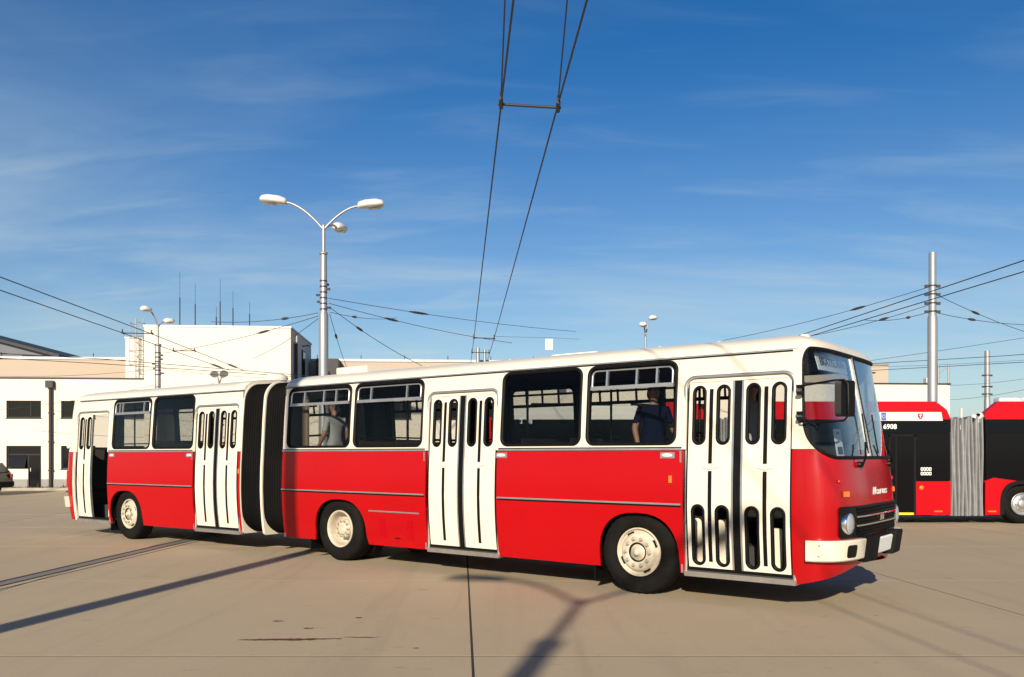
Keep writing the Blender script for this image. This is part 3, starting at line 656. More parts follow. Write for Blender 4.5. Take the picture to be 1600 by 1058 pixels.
# left side of the bus
LWIN = [(.10, 1.30), (1.50, 2.84), (2.92, 4.26), (4.34, 5.68), (5.76, 7.10), (7.18, 8.50), (9.90, 11.2), (11.28, 12.58), (12.66, 13.96), (14.04, 15.25)]
for (s0, s1) in ((0, 8.65), (9.75, 15.35)):
    hs = [rrect(a, b, WZ0, WZ1, .13, 5) for (a, b) in LWIN if s0 <= a < s1]
    panel('offside_upper_panel', [(s0, 1.745), (s1, 1.745), (s1, 2.82), (s0, 2.82)], hs, mL, 'cream', bus, .03, (), ZC)
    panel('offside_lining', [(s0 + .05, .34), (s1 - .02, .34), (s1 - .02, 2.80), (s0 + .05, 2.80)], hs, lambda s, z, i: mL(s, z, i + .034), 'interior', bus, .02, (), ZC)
    hs = [rrect(a, b, WZ0, WZ1, .13, 5) for (a, b, _, _) in WIN if s0 < a < s1]
lower(0, 8.65, [arch_pts(1.95, .56, .99, .31), arch_pts(7.3, .60, .99, .31)], mL); lower(9.75, 15.35, [arch_pts(13.38, .57, .98, .31)], mL)
for (a, b) in LWIN:
    o = ringstrip('offside_window', rrect(a - .01, b + .01, WZ0 - .01, WZ1 + .01, .14, 5), rrect(a + .05, b - .05, WZ0 + .05, WZ1 - .05, .08, 5), mL, 'rubber', bus, .012, .06)
    panel('pane', rrect(a + .045, b - .045, WZ0 + .045, WZ1 - .045, .08, 4), [], lambda s, z, i: mL(s, z, i + .012), 'pane', o, .005, (), (2.3, 2.6))
    mb = MB(); wd = b - a
    if wd > 1.25:
        mb.box(a + .05, b - .05, .01, .04, 2.46, 2.51, lambda s, t, z: mL(s, z, t))
        for k in (.26, .5, .74): mb.box(a + wd * k - .012, a + wd * k + .012, .01, .04, 2.51, 2.74, lambda s, t, z: mL(s, z, t))
        mb.build('slider_bars', 'black', o)
# trims
def strip(name, s0, s1, z0, z1, m, proud=.014, mp=mR):
    mb = MB(); n = max(2, int((s1 - s0) / .5))
    for k in range(n):
        a = s0 + (s1 - s0) * k / n; b = s0 + (s1 - s0) * (k + 1) / n
        mb.box(a, b, -proud, .004, z0, z1, lambda s, t, z: mp(s, z, t))
    me = mb.mesh(name); bm = bmesh.new(); bm.from_mesh(me); bmesh.ops.remove_doubles(bm, verts=bm.verts, dist=1e-4); bm.to_mesh(me); bm.free()
    return link(name, me, m, bus)
for (a, b) in ((1.335, 4.04), (5.395, 8.65), (11.15, 13.98)):
    strip('waist_trim', a, b, 1.737, 1.762, 'alu'); strip('waist_seal', a, b, 1.7625, 1.775, 'rubber', .008)
    strip('side_trim', a, b, 1.098, 1.118, 'alu', .016); strip('side_trim_seal', a, b, 1.078, 1.0975, 'rubber', .010)
    strip('sill_edge', a, a + .02, .32, 1.73, 'alu', .012)
for (a, b) in ((.06, 8.65), (9.75, 15.2)):
    strip('rain_gutter', a, b, 2.806, 2.824, 'alu', .022); strip('gutter_seal', a, b, 2.793, 2.8055, 'rubber', .008)
strip('body_end_trim', 8.628, 8.65, .31, 2.79, 'alu', .012); strip('body_end_trim', 9.75, 9.775, .31, 2.79, 'alu', .012)
# windows
for (a, b, vert, slid) in WIN:
    o = ringstrip('side_window', rrect(a - .005, b + .005, WZ0 - .005, WZ1 + .005, .118, 7), rrect(a + .036, b - .036, WZ0 + .032, WZ1 - .036, .078, 7), mR, 'rubber', bus, .014, .05)
    panel('pane', rrect(a + .032, b - .032, WZ0 + .028, WZ1 - .032, .08, 5), [], lambda s, z, i: mR(s, z, i + .012), 'pane_dark' if not slid else 'pane', o, .005, (), (2.3, 2.6))
    if slid:
        wd = b - a
        ringstrip('slider_frame', rrect(a + .055, b - .055, 2.495, WZ1 - .055, (.01, .01, .075, .075), 6), rrect(a + .078, b - .078, 2.515, WZ1 - .074, (.01, .01, .058, .058), 6), lambda s, z, i: mR(s, z, i - .004), 'silver', o, .008, .012)
        mb = MB().box(a + .05, b - .05, -.012, .02, 2.485, 2.53, lambda s, t, z: mR(s, z, t)); mb.build('slider_rail', 'alu', o)
        for k in vert:
            c = b - wd * k; MB().box(c - .012, c + .012, -.010, .015, 2.531, 2.715, lambda s, t, z: mR(s, z, t)).build('slider_bar', 'silver', o)
# doors
def door(s0, s1, low, zt=2.51, opened=False):
    ol = rrect(s0 - .035, s1 + .035, .30, 2.592, (.01, .01, .135, .135), 7); il = rrect(s0, s1, .335, 2.555, (.01, .01, .11, .11), 7)
    fr = ringstrip('door_frame', ol, il, mR, 'silver', bus, .012, .05)
    fr['label'] = 'bright metal frame round a folding door'
    mb = MB().box(s0 - .03, s1 + .03, -.02, .10, .285, .345, lambda s, t, z: mR(s, z, t)); mb.build('door_sill', 'silver', bus)
    mb = MB().box(s0 + .002, s1 - .002, .012, .10, .345, .392, lambda s, t, z: mR(s, z, t)); mb.build('threshold', 'black', fr)
    panel('header', rrect(s0 + .002, s1 - .002, zt + .004, 2.553, (0, 0, .105, .105), 6), [], lambda s, z, i: mR(s, z, i + .012), 'cream', fr, .02, (), ())
    c = (s0 + s1) / 2; hw = (s1 - s0) / 2
    mid = .045
    leaves = [(c + mid, s1 - .022), (s0 + .022, c - mid)]
    for k, (a, b) in enumerate(leaves):
        if opened and k == 1: continue
        cw = .079; n1, n2 = a + (b - a) * .235, a + (b - a) * .765; cc = (a + b) / 2
        caps = [rrect(n - cw, n + cw, 1.80, 2.47, cw, 8) for n in (n1, n2)] + ([rrect(n - cw, n + cw, .425, 1.115, cw, 8) for n in (n1, n2)] if low else [])
        md = lambda s, z, i: mR(s, z, i + .022)
        lf = panel('door_leaf', [(a, .395), (b, .395), (b, zt), (a, zt)], caps, md, 'cream_door', bus, .03, (), ZC)
        for cp in caps:
            x0 = min(p[0] for p in cp); x1 = max(p[0] for p in cp); z0 = min(p[1] for p in cp); z1 = max(p[1] for p in cp)
            ringstrip('window_seal', rrect(x0 - .006, x1 + .006, z0 - .006, z1 + .006, cw + .006, 8), rrect(x0 + .026, x1 - .026, z0 + .028, z1 - .028, cw - .026, 8), md, 'rubber', lf, .012, .03)
            panel('door_pane', rrect(x0 + .02, x1 - .02, z0 + .02, z1 - .02, cw - .02, 5), [], lambda s, z, i: mR(s, z, i + .034), 'pane', lf, .004, (), (2.3,))
        for (z0, z1) in ((1.585, 2.43), (.47 if not low else .47, 1.50)):
            n = 6; mb = MB()
            for q in range(n): mb.box(cc - .021, cc + .021, -.010, .004, z0 + (z1 - z0) * q / n, z0 + (z1 - z0) * (q + 1) / n, lambda s, t, z: md(s, z, t))
            mb.build('fold_rubber', 'rubber', lf)
        mb = MB(); 
        mb.add([md(cc - .10, 1.545, -.012), md(cc, 1.575, -.016), md(cc + .10, 1.545, -.012), md(cc, 1.515, -.016), md(cc - .10, 1.545, .001), md(cc, 1.578, .001), md(cc + .10, 1.545, .001), md(cc, 1.512, .001)], [(0, 1, 2, 3), (0, 4, 5, 1), (1, 5, 6, 2), (2, 6, 7, 3), (3, 7, 4, 0)]); mb.build('hinge_plate', 'cream_door', lf)
        e0 = b - .001 if k == 0 else a - .021
        mb = MB()
        for q in range(8): mb.box(e0, e0 + .022, .002, .05, .395 + (zt - .395) * q / 8, .395 + (zt - .395) * (q + 1) / 8, lambda s, t, z: md(s, z, t))
        mb.build('edge_rubber', 'rubber', lf)
        e1 = a - .002 if k == 0 else b - .02
        mb = MB()
        for q in range(8): mb.box(e1, e1 + .022, -.008, .03, .40 + (zt - .40) * q / 8, .40 + (zt - .40) * (q + 1) / 8, lambda s, t, z: md(s, z, t))
        mb.build('edge_strip', 'silver', lf)
    if not opened:
        mb = MB()
        for q in range(8): mb.box(c - mid + .004, c + mid - .004, .012, .05, .395 + (zt - .395) * q / 8, .395 + (zt - .395) * (q + 1) / 8, lambda s, t, z: mR(s, z, t))
        mb.build('centre_rubber', 'rubber', fr)
    else:
        # front leaf folded open: pivoted inwards, seen edge on
        for (sa, sb, ta, tb) in ((s0 + .03, s0 + .06, .05, .34), (s0 + .07, s0 + .10, .05, .34)):
            mb = MB().box(sa, sb, ta, tb, .42, zt - .03, lambda s, t, z: L(s, t + tum(z), z)); mb.build('folded_leaf', 'black' if sa < s0 + .05 else 'cream_door', fr)
for k, (a, b, low) in enumerate(DOORS): door(a, b, low, opened=(k == 3))
# step wells behind doors
for (a, b, _) in DOORS:
    MB().box(a, b, .06, .9, .33, .36, L).build('step', 'floor_in', bus); MB().box(a, b, .42, .95, .36, .63, L).build('step', 'floor_in', bus)
    for ss in (a - .03, b + .002): MB().box(ss, ss + .025, .14, .9, .36, .90, L).build('step_side', 'interior', bus)
# roof
def roofz(x): x = min(abs(x), 1.0); return 2.825 + .235 * max(0, (1 - x ** 2.5)) ** (1 / 2.2)
XS = [math.sin(math.pi / 2 * k / 14) for k in range(-14, 15)]
def roof(s0, s1, cap_front, cap_rear):
    mb = MB(); n = max(2, int((s1 - s0) / .4)); V = []
    for i in range(n + 1):
        s = s0 + (s1 - s0) * i / n
        V += [L(s, 1.25 + 1.147 * x, roofz(x)) for x in XS]
    m_ = len(XS); mb.add(V, [(i * m_ + k, i * m_ + k + 1, (i + 1) * m_ + k + 1, (i + 1) * m_ + k) for i in range(n) for k in range(m_ - 1)], True)
    for (cap, sc, sg) in ((cap_front, s0, -1), (cap_rear, s1, 1)):
        if not cap: continue
        # edge curve: straight flank then superellipse nose
        E_ = [(sc, -1.147), (sc + sg * cap[0] * .5, -1.147)] + [(sc + sg * (cap[0] + cap[1] * unit(LW * k / 40)[1]), 1.147 * unit(LW * k / 40)[0]) for k in range(41)] + [(sc + sg * cap[0] * .5, 1.147), (sc, 1.147)]
        RR = [0, .15, .3, .45, .6, .72, .82, .9, .95, .98, 1.0]; V = []
        for r in RR:
            for (s, y) in E_: V.append(L(sc + (s - sc) * r, 1.25 + y * r, roofz(r)))
        m_ = len(E_); mb.add(V, [(i * m_ + k, i * m_ + k + 1, (i + 1) * m_ + k + 1, (i + 1) * m_ + k) for i in range(len(RR) - 1) for k in range(m_ - 1)], True)
    for (cap, s_) in ((cap_front, s0 + .002), (cap_rear, s1 - .002)):
        if cap: continue
        T = [L(s_, 1.25 + 1.147 * x, roofz(x)) for x in XS]; B = [L(s_, 1.25 + 1.147 * x, 2.70) for x in XS]; m2 = len(XS)
        mb.add(T + B, [(k, k + 1, m2 + k + 1, m2 + k) for k in range(m2 - 1)])
    me = mb.mesh('roof'); bm = bmesh.new(); bm.from_mesh(me); bmesh.ops.remove_doubles(bm, verts=bm.verts, dist=2e-3); bmesh.ops.recalc_face_normals(bm, faces=bm.faces); bm.to_mesh(me); bm.free()
    return link('roof', me, 'cream', bus)
rf1 = roof(.75, 8.65, (.75, .215), None); rf2 = roof(9.75, 14.6, None, (.75, .29))
def hatch(s, t, lx, ly, h, par, z0=None):
    z0 = z0 or roofz((t - 1.25) / 1.147) - .03
    mb = MB(); mb.box(s - lx / 2, s + lx / 2, t - ly / 2, t + ly / 2, z0, z0 + h, L); mb.build('roof_hatch', 'cream', par, bevel=.02)
hatch(7.75, 1.1, .75, .75, .13, rf1); hatch(3.4, 1.25, .75, .75, .06, rf1); hatch(12.2, 1.25, .75, .75, .06, rf2)
def dome(s, t, r, h, par):
    c = L(s, t, roofz((t - 1.25) / 1.147) - .015); MB().lathe([(r, 0), (r, h * .35), (r * .92, h * .62), (r * .6, h * .92), (0.001, h)], c, 'z', 24).build('roof_vent', 'cream', par)
dome(9.95, .95, .22, .14, rf2); dome(.30, 1.15, .07, .07, rf1); 
for k, s in enumerate((1.2, 2.0, 4.4, 6.0)): dome(s, .75, .03, .03, rf1)
# dome lamps at gutter ends / position lamps
for s in (1.52, 3.99, 11.25, 13.86):
    mb = MB(); mb.lathe([(.001, -.030), (.026, -.028), (.036, -.012), (.038, .004)], (0, 0, 0), 'y', 16); V = [(p[0] * 2.0, p[1], p[2] * .75) for p in mb.v]; q = Vector(mR(s, 1.675, 0)); mb.v = [tuple(Vector(p) + q) for p in V]; mb.build('side_marker_lamp', 'lamp_white', bus)
    MB().box(s - .10, s + .085, -.008, .003, 1.642, 1.71, lambda s, t, z: mR(s, z, t)).build('marker_bezel', 'alu', bus)
for s in (1.47, 9.785): MB().box(s - .02, s + .02, -.012, .003, 1.355, 1.44, lambda s, t, z: mR(s, z, t)).build('side_reflector', 'amber', bus, bevel=.004)
# engine side grille and flap
MB().box(5.50, 6.55, -.012, .003, .822, .842, lambda s, t, z: mR(s, z, t)).build('vent_trim', 'alu', bus)
for c in (6.28, 5.70):
    for k in range(10): MB().add([mR(c - .06, .72 - .03 * k, -.001), mR(c + .06, .72 - .03 * k, -.001), mR(c + .06, .705 - .03 * k, -.010), mR(c - .06, .705 - .03 * k, -.010), mR(c + .06, .70 - .03 * k, -.001), mR(c - .06, .70 - .03 * k, -.001)], [(0, 1, 2, 3), (3, 2, 4, 5)]).build('louvre', 'red', bus)
MB().box(5.92, 6.02, -.006, .003, .432, .45, lambda s, t, z: mR(s, z, t)).build('flap_lock', 'black', bus)
# ---- front: red mask, cream frame, windscreen
HB = rrect(.075, LW - .075, 1.635, 2.835, (.42, .42, .17, .17), 12)
lo = [p for p in HB if p[1] <= 1.745]; 
zsp = 1.745
def crossing(side):
    pts = HB + [HB[0]]; best = []
    for p, q in zip(pts, pts[1:]):
        if (p[1] - zsp) * (q[1] - zsp) < 0:
            f_ = (zsp - p[1]) / (q[1] - p[1]); best.append(p[0] + (q[0] - p[0]) * f_)
    return min(best) if side < 0 else max(best)
xl, xr = crossing(-1), crossing(1)
lowpts = sorted([p for p in HB if p[1] < zsp], key=lambda p: p[0]); uppts = [p for p in HB if p[1] > zsp]
def zb(w_):
    x = abs(w_ - LW / 2) / (LW / 2); return .50 - .20 * max(0, x - .25) ** 1.3 / (.75 ** 1.3)
bot = [(LW * k / 40, zb(LW * k / 40)) for k in range(41)]
panel('front_mask', bot + [(LW, zsp), (xr, zsp)] + lowpts[::-1] + [(xl, zsp), (0, zsp)], [], mF, 'red_front', bus, .02, WC, [.4, .5, .6, .75, .9, 1.0, 1.1, 1.2, 1.3, 1.4, 1.5, 1.6])
# upper frame: go round the hole from xl up over to xr
ul = [p for p in uppts if p[0] < LW / 2]; ur = [p for p in uppts if p[0] >= LW / 2]
ul.sort(key=lambda p: p[1]); ur.sort(key=lambda p: -p[1])
ul2 = [p for p in uppts if p[0] < LW / 2 and p[1] < 2.3]; 
left_low = sorted([p for p in ul if p[1] < 2.3], key=lambda p: p[1]); left_up = sorted([p for p in ul if p[1] >= 2.3], key=lambda p: (p[0] + (p[1] - 2.3) * .01 if False else math.atan2(p[1] - 2.2, -(p[0] - LW / 2)) ))
right_up = [(LW - p[0], p[1]) for p in left_up][::-1]; right_low = [(LW - p[0], p[1]) for p in left_low][::-1]
panel('windscreen_surround', [(0, zsp), (xl, zsp)] + left_low + left_up + right_up + right_low + [(xr, zsp), (LW, zsp), (LW, 2.86), (0, 2.86)], [], mF, 'cream', bus, .02, WC, [1.9, 2.05, 2.2, 2.35, 2.5, 2.65, 2.78])
ws = ringstrip('windscreen', HB, rrect(.075 + .045, LW - .075 - .045, 1.635 + .04, 2.835 - .05, (.385, .385, .12, .12), 12), mF, 'rubber', bus, .016, .03)
def densify(P, n=3):
    out3 = []
    for p, q in zip(P, P[1:] + P[:1]):
        k = max(1, int(math.hypot(q[0] - p[0], q[1] - p[1]) / .06))
        out3 += [(p[0] + (q[0] - p[0]) * i / k, p[1] + (q[1] - p[1]) * i / k) for i in range(k)]
    return out3
bpy.data.objects.remove(ws)
HBo = densify(HB); cxw, czw = LW / 2, 2.235
def inset_loop(P, d):
    n = len(P); Q = []
    for i in range(n):
        a, b = Vector(P[i - 1]), Vector(P[(i + 1) % n]); t_ = (b - a).normalized(); Q.append((P[i][0] - t_.y * d, P[i][1] + t_.x * d))
    return Q
HBi = inset_loop(HBo, .034)
ws = ringstrip('windscreen', HBo, HBi, mF, 'rubber', bus, .018, .03)
panel('glass', inset_loop(HBo, .030), [], lambda w_, z, i: mF(w_, z, i + .012), 'windshield', ws, .005, WC, [1.75, 1.9, 2.05, 2.2, 2.35, 2.5, 2.65])
n = 8; mb = MB()
for k in range(n):
    z0, z1 = 1.665 + (2.80 - 1.665) * k / n, 1.665 + (2.80 - 1.665) * (k + 1) / n
    mb.box(LW / 2 - .035, LW / 2 + .035, -.008, .02, z0, z1, lambda w_, t, z: mF(w_, z, t))
mb.build('divider', 'silver', ws)
mb = MB()
for k in range(n):
    z0, z1 = 1.665 + (2.80 - 1.665) * k / n, 1.665 + (2.80 - 1.665) * (k + 1) / n
    mb.box(LW / 2 - .010, LW / 2 + .010, -.014, -.006, z0, z1, lambda w_, t, z: mF(w_, z, t))
mb.build('divider_rubber', 'rubber', ws)
# grille, lamps, bumper
def wt(t): return w_of_t(t)
GL, GR = wt(.17), wt(2.33)
gp = panel('front_grille', rrect(GL, GR, .80, 1.135, .05, 5), [], lambda w_, z, i: mF(w_, z, i - .016), 'black', bus, .012, WC, [.9, 1.0, 1.1])
for k in range(9):
    z = .838 + .034 * k; mb = MB(); n = 24; a0, a1 = wt(.50), wt(2.0)
    if k in (3, 6): continue
    for q in range(n): mb.box(a0 + (a1 - a0) * q / n, a0 + (a1 - a0) * (q + 1) / n, -.030, -.016, z - .006, z + .006, lambda w_, t, z: mF(w_, z, t))
    mb.build('grille_slat', 'black_matte', gp)
for z in (.925, 1.02):
    mb = MB(); n = 24; a0, a1 = wt(.46), wt(2.04)
    for q in range(n): mb.box(a0 + (a1 - a0) * q / n, a0 + (a1 - a0) * (q + 1) / n, -.036, -.016, z - .008, z + .008, lambda w_, t, z: mF(w_, z, t))
    mb.build('chrome_bar', 'chrome', gp)
for k in range(34):
    t = .52 + 1.46 * k / 33; a0 = wt(t); MB().box(a0 - .005, a0 + .005, -.026, -.016, .82, 1.115, lambda w_, t, z: mF(w_, z, t)).build('grille_bar', 'black_matte', gp)
def onface(t, z, proud):
    w0 = wt(t); p = Vector(mF(w0, z, -proud)); x = (Vector(mF(w0 + .02, z, -proud)) - Vector(mF(w0 - .02, z, -proud))).normalized(); y = (Vector(mF(w0, z + .02, -proud)) - Vector(mF(w0, z - .02, -proud))).normalized(); return p, x, y
def disc_on(name, t, z, prof, m, par, seg=28):
    p, x, y = onface(t, z, .0); nrm = x.cross(y).normalized(); fwd = Vector((1, 0, 0)); nn = (nrm * .35 + fwd * .65).normalized(); x = Vector((0, 0, 1)).cross(nn).normalized(); y = nn.cross(x)
    mb = MB(); V = []
    for r, a in prof: V += [p + x * math.cos(2 * math.pi * k / seg) * r + y * math.sin(2 * math.pi * k / seg) * r + nn * a for k in range(seg)]
    mb.add(V, [(i * seg + k, i * seg + (k + 1) % seg, (i + 1) * seg + (k + 1) % seg, (i + 1) * seg + k) for i in range(len(prof) - 1) for k in range(seg)], True); return mb.build(name, m, par)
for t in (.30, 2.20):
    h_ = disc_on('headlight', t, .955, [(.112, -.02), (.115, .030), (.104, .042), (.100, .034)], 'chrome', bus)
    disc_on('lamp_lens', t, .955, [(.102, .036), (.085, .046), (.05, .053), (.001, .055)], 'lens', h_)
    MB().box(wt(t) - .055, wt(t) + .055, -.02, -.001, 1.235, 1.295, lambda w_, t_, z: mF(w_, z, t_)).build('indicator', 'amber', bus, bevel=.006)
    disc_on('repeater', t - .10 if t < 1 else t + .10, 1.40, [(.022, 0), (.022, .018), (.001, .024)], 'tailred', bus, 12)
# name script and number on the front
p, x, y = onface(1.38, 1.272, .004); text('front_script', 'Ikarus', .125, 'lamp_white', bus, frame_mtx(p, x, y) @ Matrix.Diagonal((1.75, 1, 1, 1)), .004, .25, -.0005, 1.1)
p, x, y = onface(1.30, .972, .036); text('model_badge', '280', .085, 'silver', gp, frame_mtx(p, x, y), .004, 0, .002, 1.15)
# bumper
def bump(name, t0, t1, proud, m, z0=.565, z1=.785, w0=None, w1=None, bev=.012, par=None):
    a0 = wt(t0) if w0 is None else w0; a1 = wt(t1) if w1 is None else w1; n = max(2, int((a1 - a0) / .06)); mb = MB(); V = []
    for k in range(n + 1):
        a = a0 + (a1 - a0) * k / n
        V += [mF(a, z0, -.012), mF(a, z0, -proud + .012), mF(a, z0 + .014, -proud), mF(a, z1 - .014, -proud), mF(a, z1, -proud + .012), mF(a, z1, -.012)]
    F = [(k * 6 + i, k * 6 + (i + 1) % 6, (k + 1) * 6 + (i + 1) % 6, (k + 1) * 6 + i) for k in range(n) for i in range(6)] + [tuple(range(6)), tuple(range(n * 6, n * 6 + 6))]
    mb.add(V, F); return mb.build(name, m, par or bus)
bp1 = bump('bumper', 0, .62, .085, 'cream', w0=.10); bp2 = bump('bumper', 1.88, 2.5, .085, 'cream', w1=LW - .10)
bump('overrider', .622, .93, .13, 'black_matte', .53, .80); bump('overrider', 1.57, 1.878, .13, 'black_matte', .53, .80)
bump('bumper_centre', .932, 1.568, .075, 'black_matte')
bump('number_plate', .97, 1.53, .10, 'paper', .58, .765)
a0 = wt(.33); 
for bpx, tt in ((bp1, .33), (bp2, 2.17)):
    a0 = wt(tt); panel('bumper_recess', rrect(a0 - .085, a0 + .085, .60, .735, .03, 4), [], lambda w_, z, i: mF(w_, z, i - .088), 'black', bpx, .006, [a0 - .04, a0, a0 + .04], ())
for z in (.62, .73): MB().box(.20, .215, -.09, -.08, z, z + .015, lambda w_, t, zz_: mF(w_, zz_, t)).build('bolt', 'alu', bp1)
# wipers
def wiper(t0, t1, z1_):
    e, x, y = onface(t0, 1.575, .05); MB().lathe([(.001, .05), (.03, .05), (.034, 0)], e - Vector((.05, 0, 0)), 'x', 12).build('wiper_pivot', 'black', bus)
    p1, _, _ = onface((t0 + t1) / 2, 1.82, .06); p2, _, _ = onface(t1, z1_, .03)
    o = MB().tube([e, e.lerp(p1, .3) + Vector((.02, 0, 0)), p1], .012, 6).build('wiper', 'black', bus)
    b0, _, _ = onface(t1 - .06, 1.70, .03); MB().tube([b0, onface(t1 - .02, (1.7 + z1_) / 2, .025)[0], p2], .009, 6).build('wiper_blade', 'rubber', o)
wiper(.72, 1.10, 2.15); wiper(1.95, 1.50, 2.15)
# mirror bracket on the front corner
mi = MB(); A = L(-.03, .0, 2.42); B = L(-.03, .0, 2.03)
mi.tube([L(-.02, .04, 2.405), L(-.06, -.03, 2.405), L(-.42, -.10, 2.44), L(-.53, -.10, 2.44), L(-.57, -.10, 2.40), L(-.575, -.10, 2.08), L(-.53, -.10, 2.03), L(-.42, -.10, 2.02), L(-.06, -.03, 2.03), L(-.02, .04, 2.03)], .0115, 8)
mo = mi.build('mirror_bracket', 'black', bus)
mb = MB(); mb.prism(rrect(0, 1, 0, 1, .12, 5), lambda a, b: L(-.445 - .10 * a, -.125 + .13 * a, 2.07 + .37 * b), lambda a, b: L(-.50 - .10 * a, -.095 + .13 * a, 2.07 + .37 * b)); mb.build('mirror_head', 'black', mo)
for z in (2.40, 2.33, 2.06, 2.12): MB().box(-.075, -.02, -.035, .05, z - .015, z + .02, L).build('mirror_hinge', 'black', mo)
# destination sheet, notice on the dashboard
ds = Vector(L(.06, .34, 2.70)); de = Vector(L(-.02, 1.12, 2.70))
mb = MB(); mb.add([L(-.15, .30, 2.60), L(-.21, 1.12, 2.60), L(-.165, 1.12, 2.785), L(-.10, .30, 2.785), L(-.14, .30, 2.60), L(-.20, 1.12, 2.60), L(-.155, 1.12, 2.785), L(-.09, .30, 2.785)], [(0, 1, 2, 3), (7, 6, 5, 4), (0, 4, 5, 1), (1, 5, 6, 2), (2, 6, 7, 3), (3, 7, 4, 0)]); sg = mb.build('destination_sign', 'paper', bus)
x = (Vector(L(-.21, 1.12, 2.60)) - Vector(L(-.15, .30, 2.60))).normalized(); y = (Vector(L(-.10, .30, 2.785)) - Vector(L(-.15, .30, 2.60))).normalized()
c = (Vector(L(-.15, .30, 2.60)) + Vector(L(-.165, 1.12, 2.785))) / 2 + x.cross(y) * .006; text('sign_lettering', 'BRATISLAVA', .135, 'ink', sg, frame_mtx(c, x, y), .002, 0, -.0015, .92)
np_ = MB(); P0 = [L(-.325, .36, 1.67), L(-.345, .54, 1.67), L(-.30, .54, 1.96), L(-.28, .36, 1.96)]
np_.add(P0 + [tuple(Vector(q) + Vector((-.006, 0, 0))) for q in P0], [(0, 1, 2, 3), (7, 6, 5, 4), (0, 4, 5, 1), (1, 5, 6, 2), (2, 6, 7, 3), (3, 7, 4, 0)]); npo = np_.build('dash_notice', 'paper', bus)
ma_ = MB(); fx = lambda a, b: tuple(Vector(P0[0]) + (Vector(P0[1]) - Vector(P0[0])) * a + (Vector(P0[3]) - Vector(P0[0])) * b + Vector((.004, 0, 0)))
ma_.add([fx(.15, .06), fx(.85, .06), fx(.85, .34), fx(.15, .34)], [(0, 1, 2, 3)]); ma_.add([fx(.3, .82), fx(.7, .82), fx(.7, .88), fx(.3, .88)], [(0, 1, 2, 3)]); ma_.build('notice_print', 'ink', npo)
# rear end
panel('rear_lower', [(0, .31), (LW, .31), (LW, 1.735), (0, 1.735)], [], mRear, 'red', bus, .02, WC, [.6, 1.0, 1.4])
panel('rear_upper', [(0, 1.745), (LW, 1.745), (LW, 2.86), (0, 2.86)], [rrect(.55, LW - .55, 1.85, 2.65, .15, 6)], mRear, 'cream', bus, .02, WC, [2.0, 2.3, 2.6])
panel('rear_window', rrect(.54, LW - .54, 1.84, 2.66, .15, 6), [], lambda w_, z, i: mRear(w_, z, i + .006), 'pane', bus, .006, WC, [2.0, 2.3])
mb = MB(); n = 20
for k in range(n): mb.box(.15 + (LW - .3) * k / n, .15 + (LW - .3) * (k + 1) / n, -.07, .0, .58, .80, lambda w_, t, z: mRear(w_, z, t))
mb.build('rear_bumper', 'cream', bus)
for w0 in (.3, LW - .3): MB().box(w0 - .05, w0 + .05, -.02, .0, 1.0, 1.35, lambda w_, t, z: mRear(w_, z, t)).build('tail_lamp', 'tailred', bus)
disc_r = MB().lathe([(.001, -.05), (.04, -.045), (.05, 0)], L(15.52, .03, 1.86), 'y', 12); disc_r.build('rear_marker_lamp', 'lamp_white', bus)
# bellows and frames
def sect(t0, t1, z0, z1, rt, rb, n=8): return rrect(t0, t1, z0, z1, (rb, rb, rt, rt), n)
def bellow(s0, s1, name):
    mb = MB(); nf = 8; nk = 4 * nf; VV = []; base = densify(sect(-.012, 2.512, .33, 2.935, .30, .36)); m_ = len(base)
    for k in range(nk + 1):
        s = s0 + (s1 - s0) * k / nk; d = (.075, .030, .0, .030)[k % 4]
        for p in base: VV.append(L(s, 1.25 + (p[0] - 1.25) * (1 - d / 1.2) * (1 - tum(p[1]) / 1.25), 1.65 + (p[1] - 1.65) * (1 - d / 1.25)))
    mb.add(VV, [(k * m_ + i, k * m_ + (i + 1) % m_, (k + 1) * m_ + (i + 1) % m_, (k + 1) * m_ + i) for k in range(nk) for i in range(m_)], True)
    return mb.build(name, 'bellows', bus)
bellow(8.66, 9.16, 'bellows'); bellow(9.24, 9.735, 'bellows')
def ringframe(s0, s1, big=0.0):
    o_ = densify(sect(-.004, 2.504, .31, 2.96, .30, .05)); i_ = []
    n = len(o_)
    for p in o_:
        v = Vector((1.25 - p[0], 1.62 - p[1])); i_.append((p[0] + v.x * .22, p[1] + v.y * .20))
    tw_ = lambda p: 1.25 + (p[0] - 1.25) * (1 - tum(p[1]) / 1.25)
    V = [L(s, tw_(p), p[1]) for s in (s0, s1) for p in o_] + [L(s, tw_(p), p[1]) for s in (s0, s1) for p in i_]
    F = []
    for i in range(n):
        j = (i + 1) % n; F += [(i, j, n + j, n + i), (2 * n + i, 3 * n + i, 3 * n + j, 2 * n + j), (i, 2 * n + i, 2 * n + j, j), (n + i, n + j, 3 * n + j, 3 * n + i)]
    MB().add(V, F).build('bellows_frame', 'cream', bus, bevel=.008)
ringframe(9.178, 9.226); ringframe(9.735, 9.749)
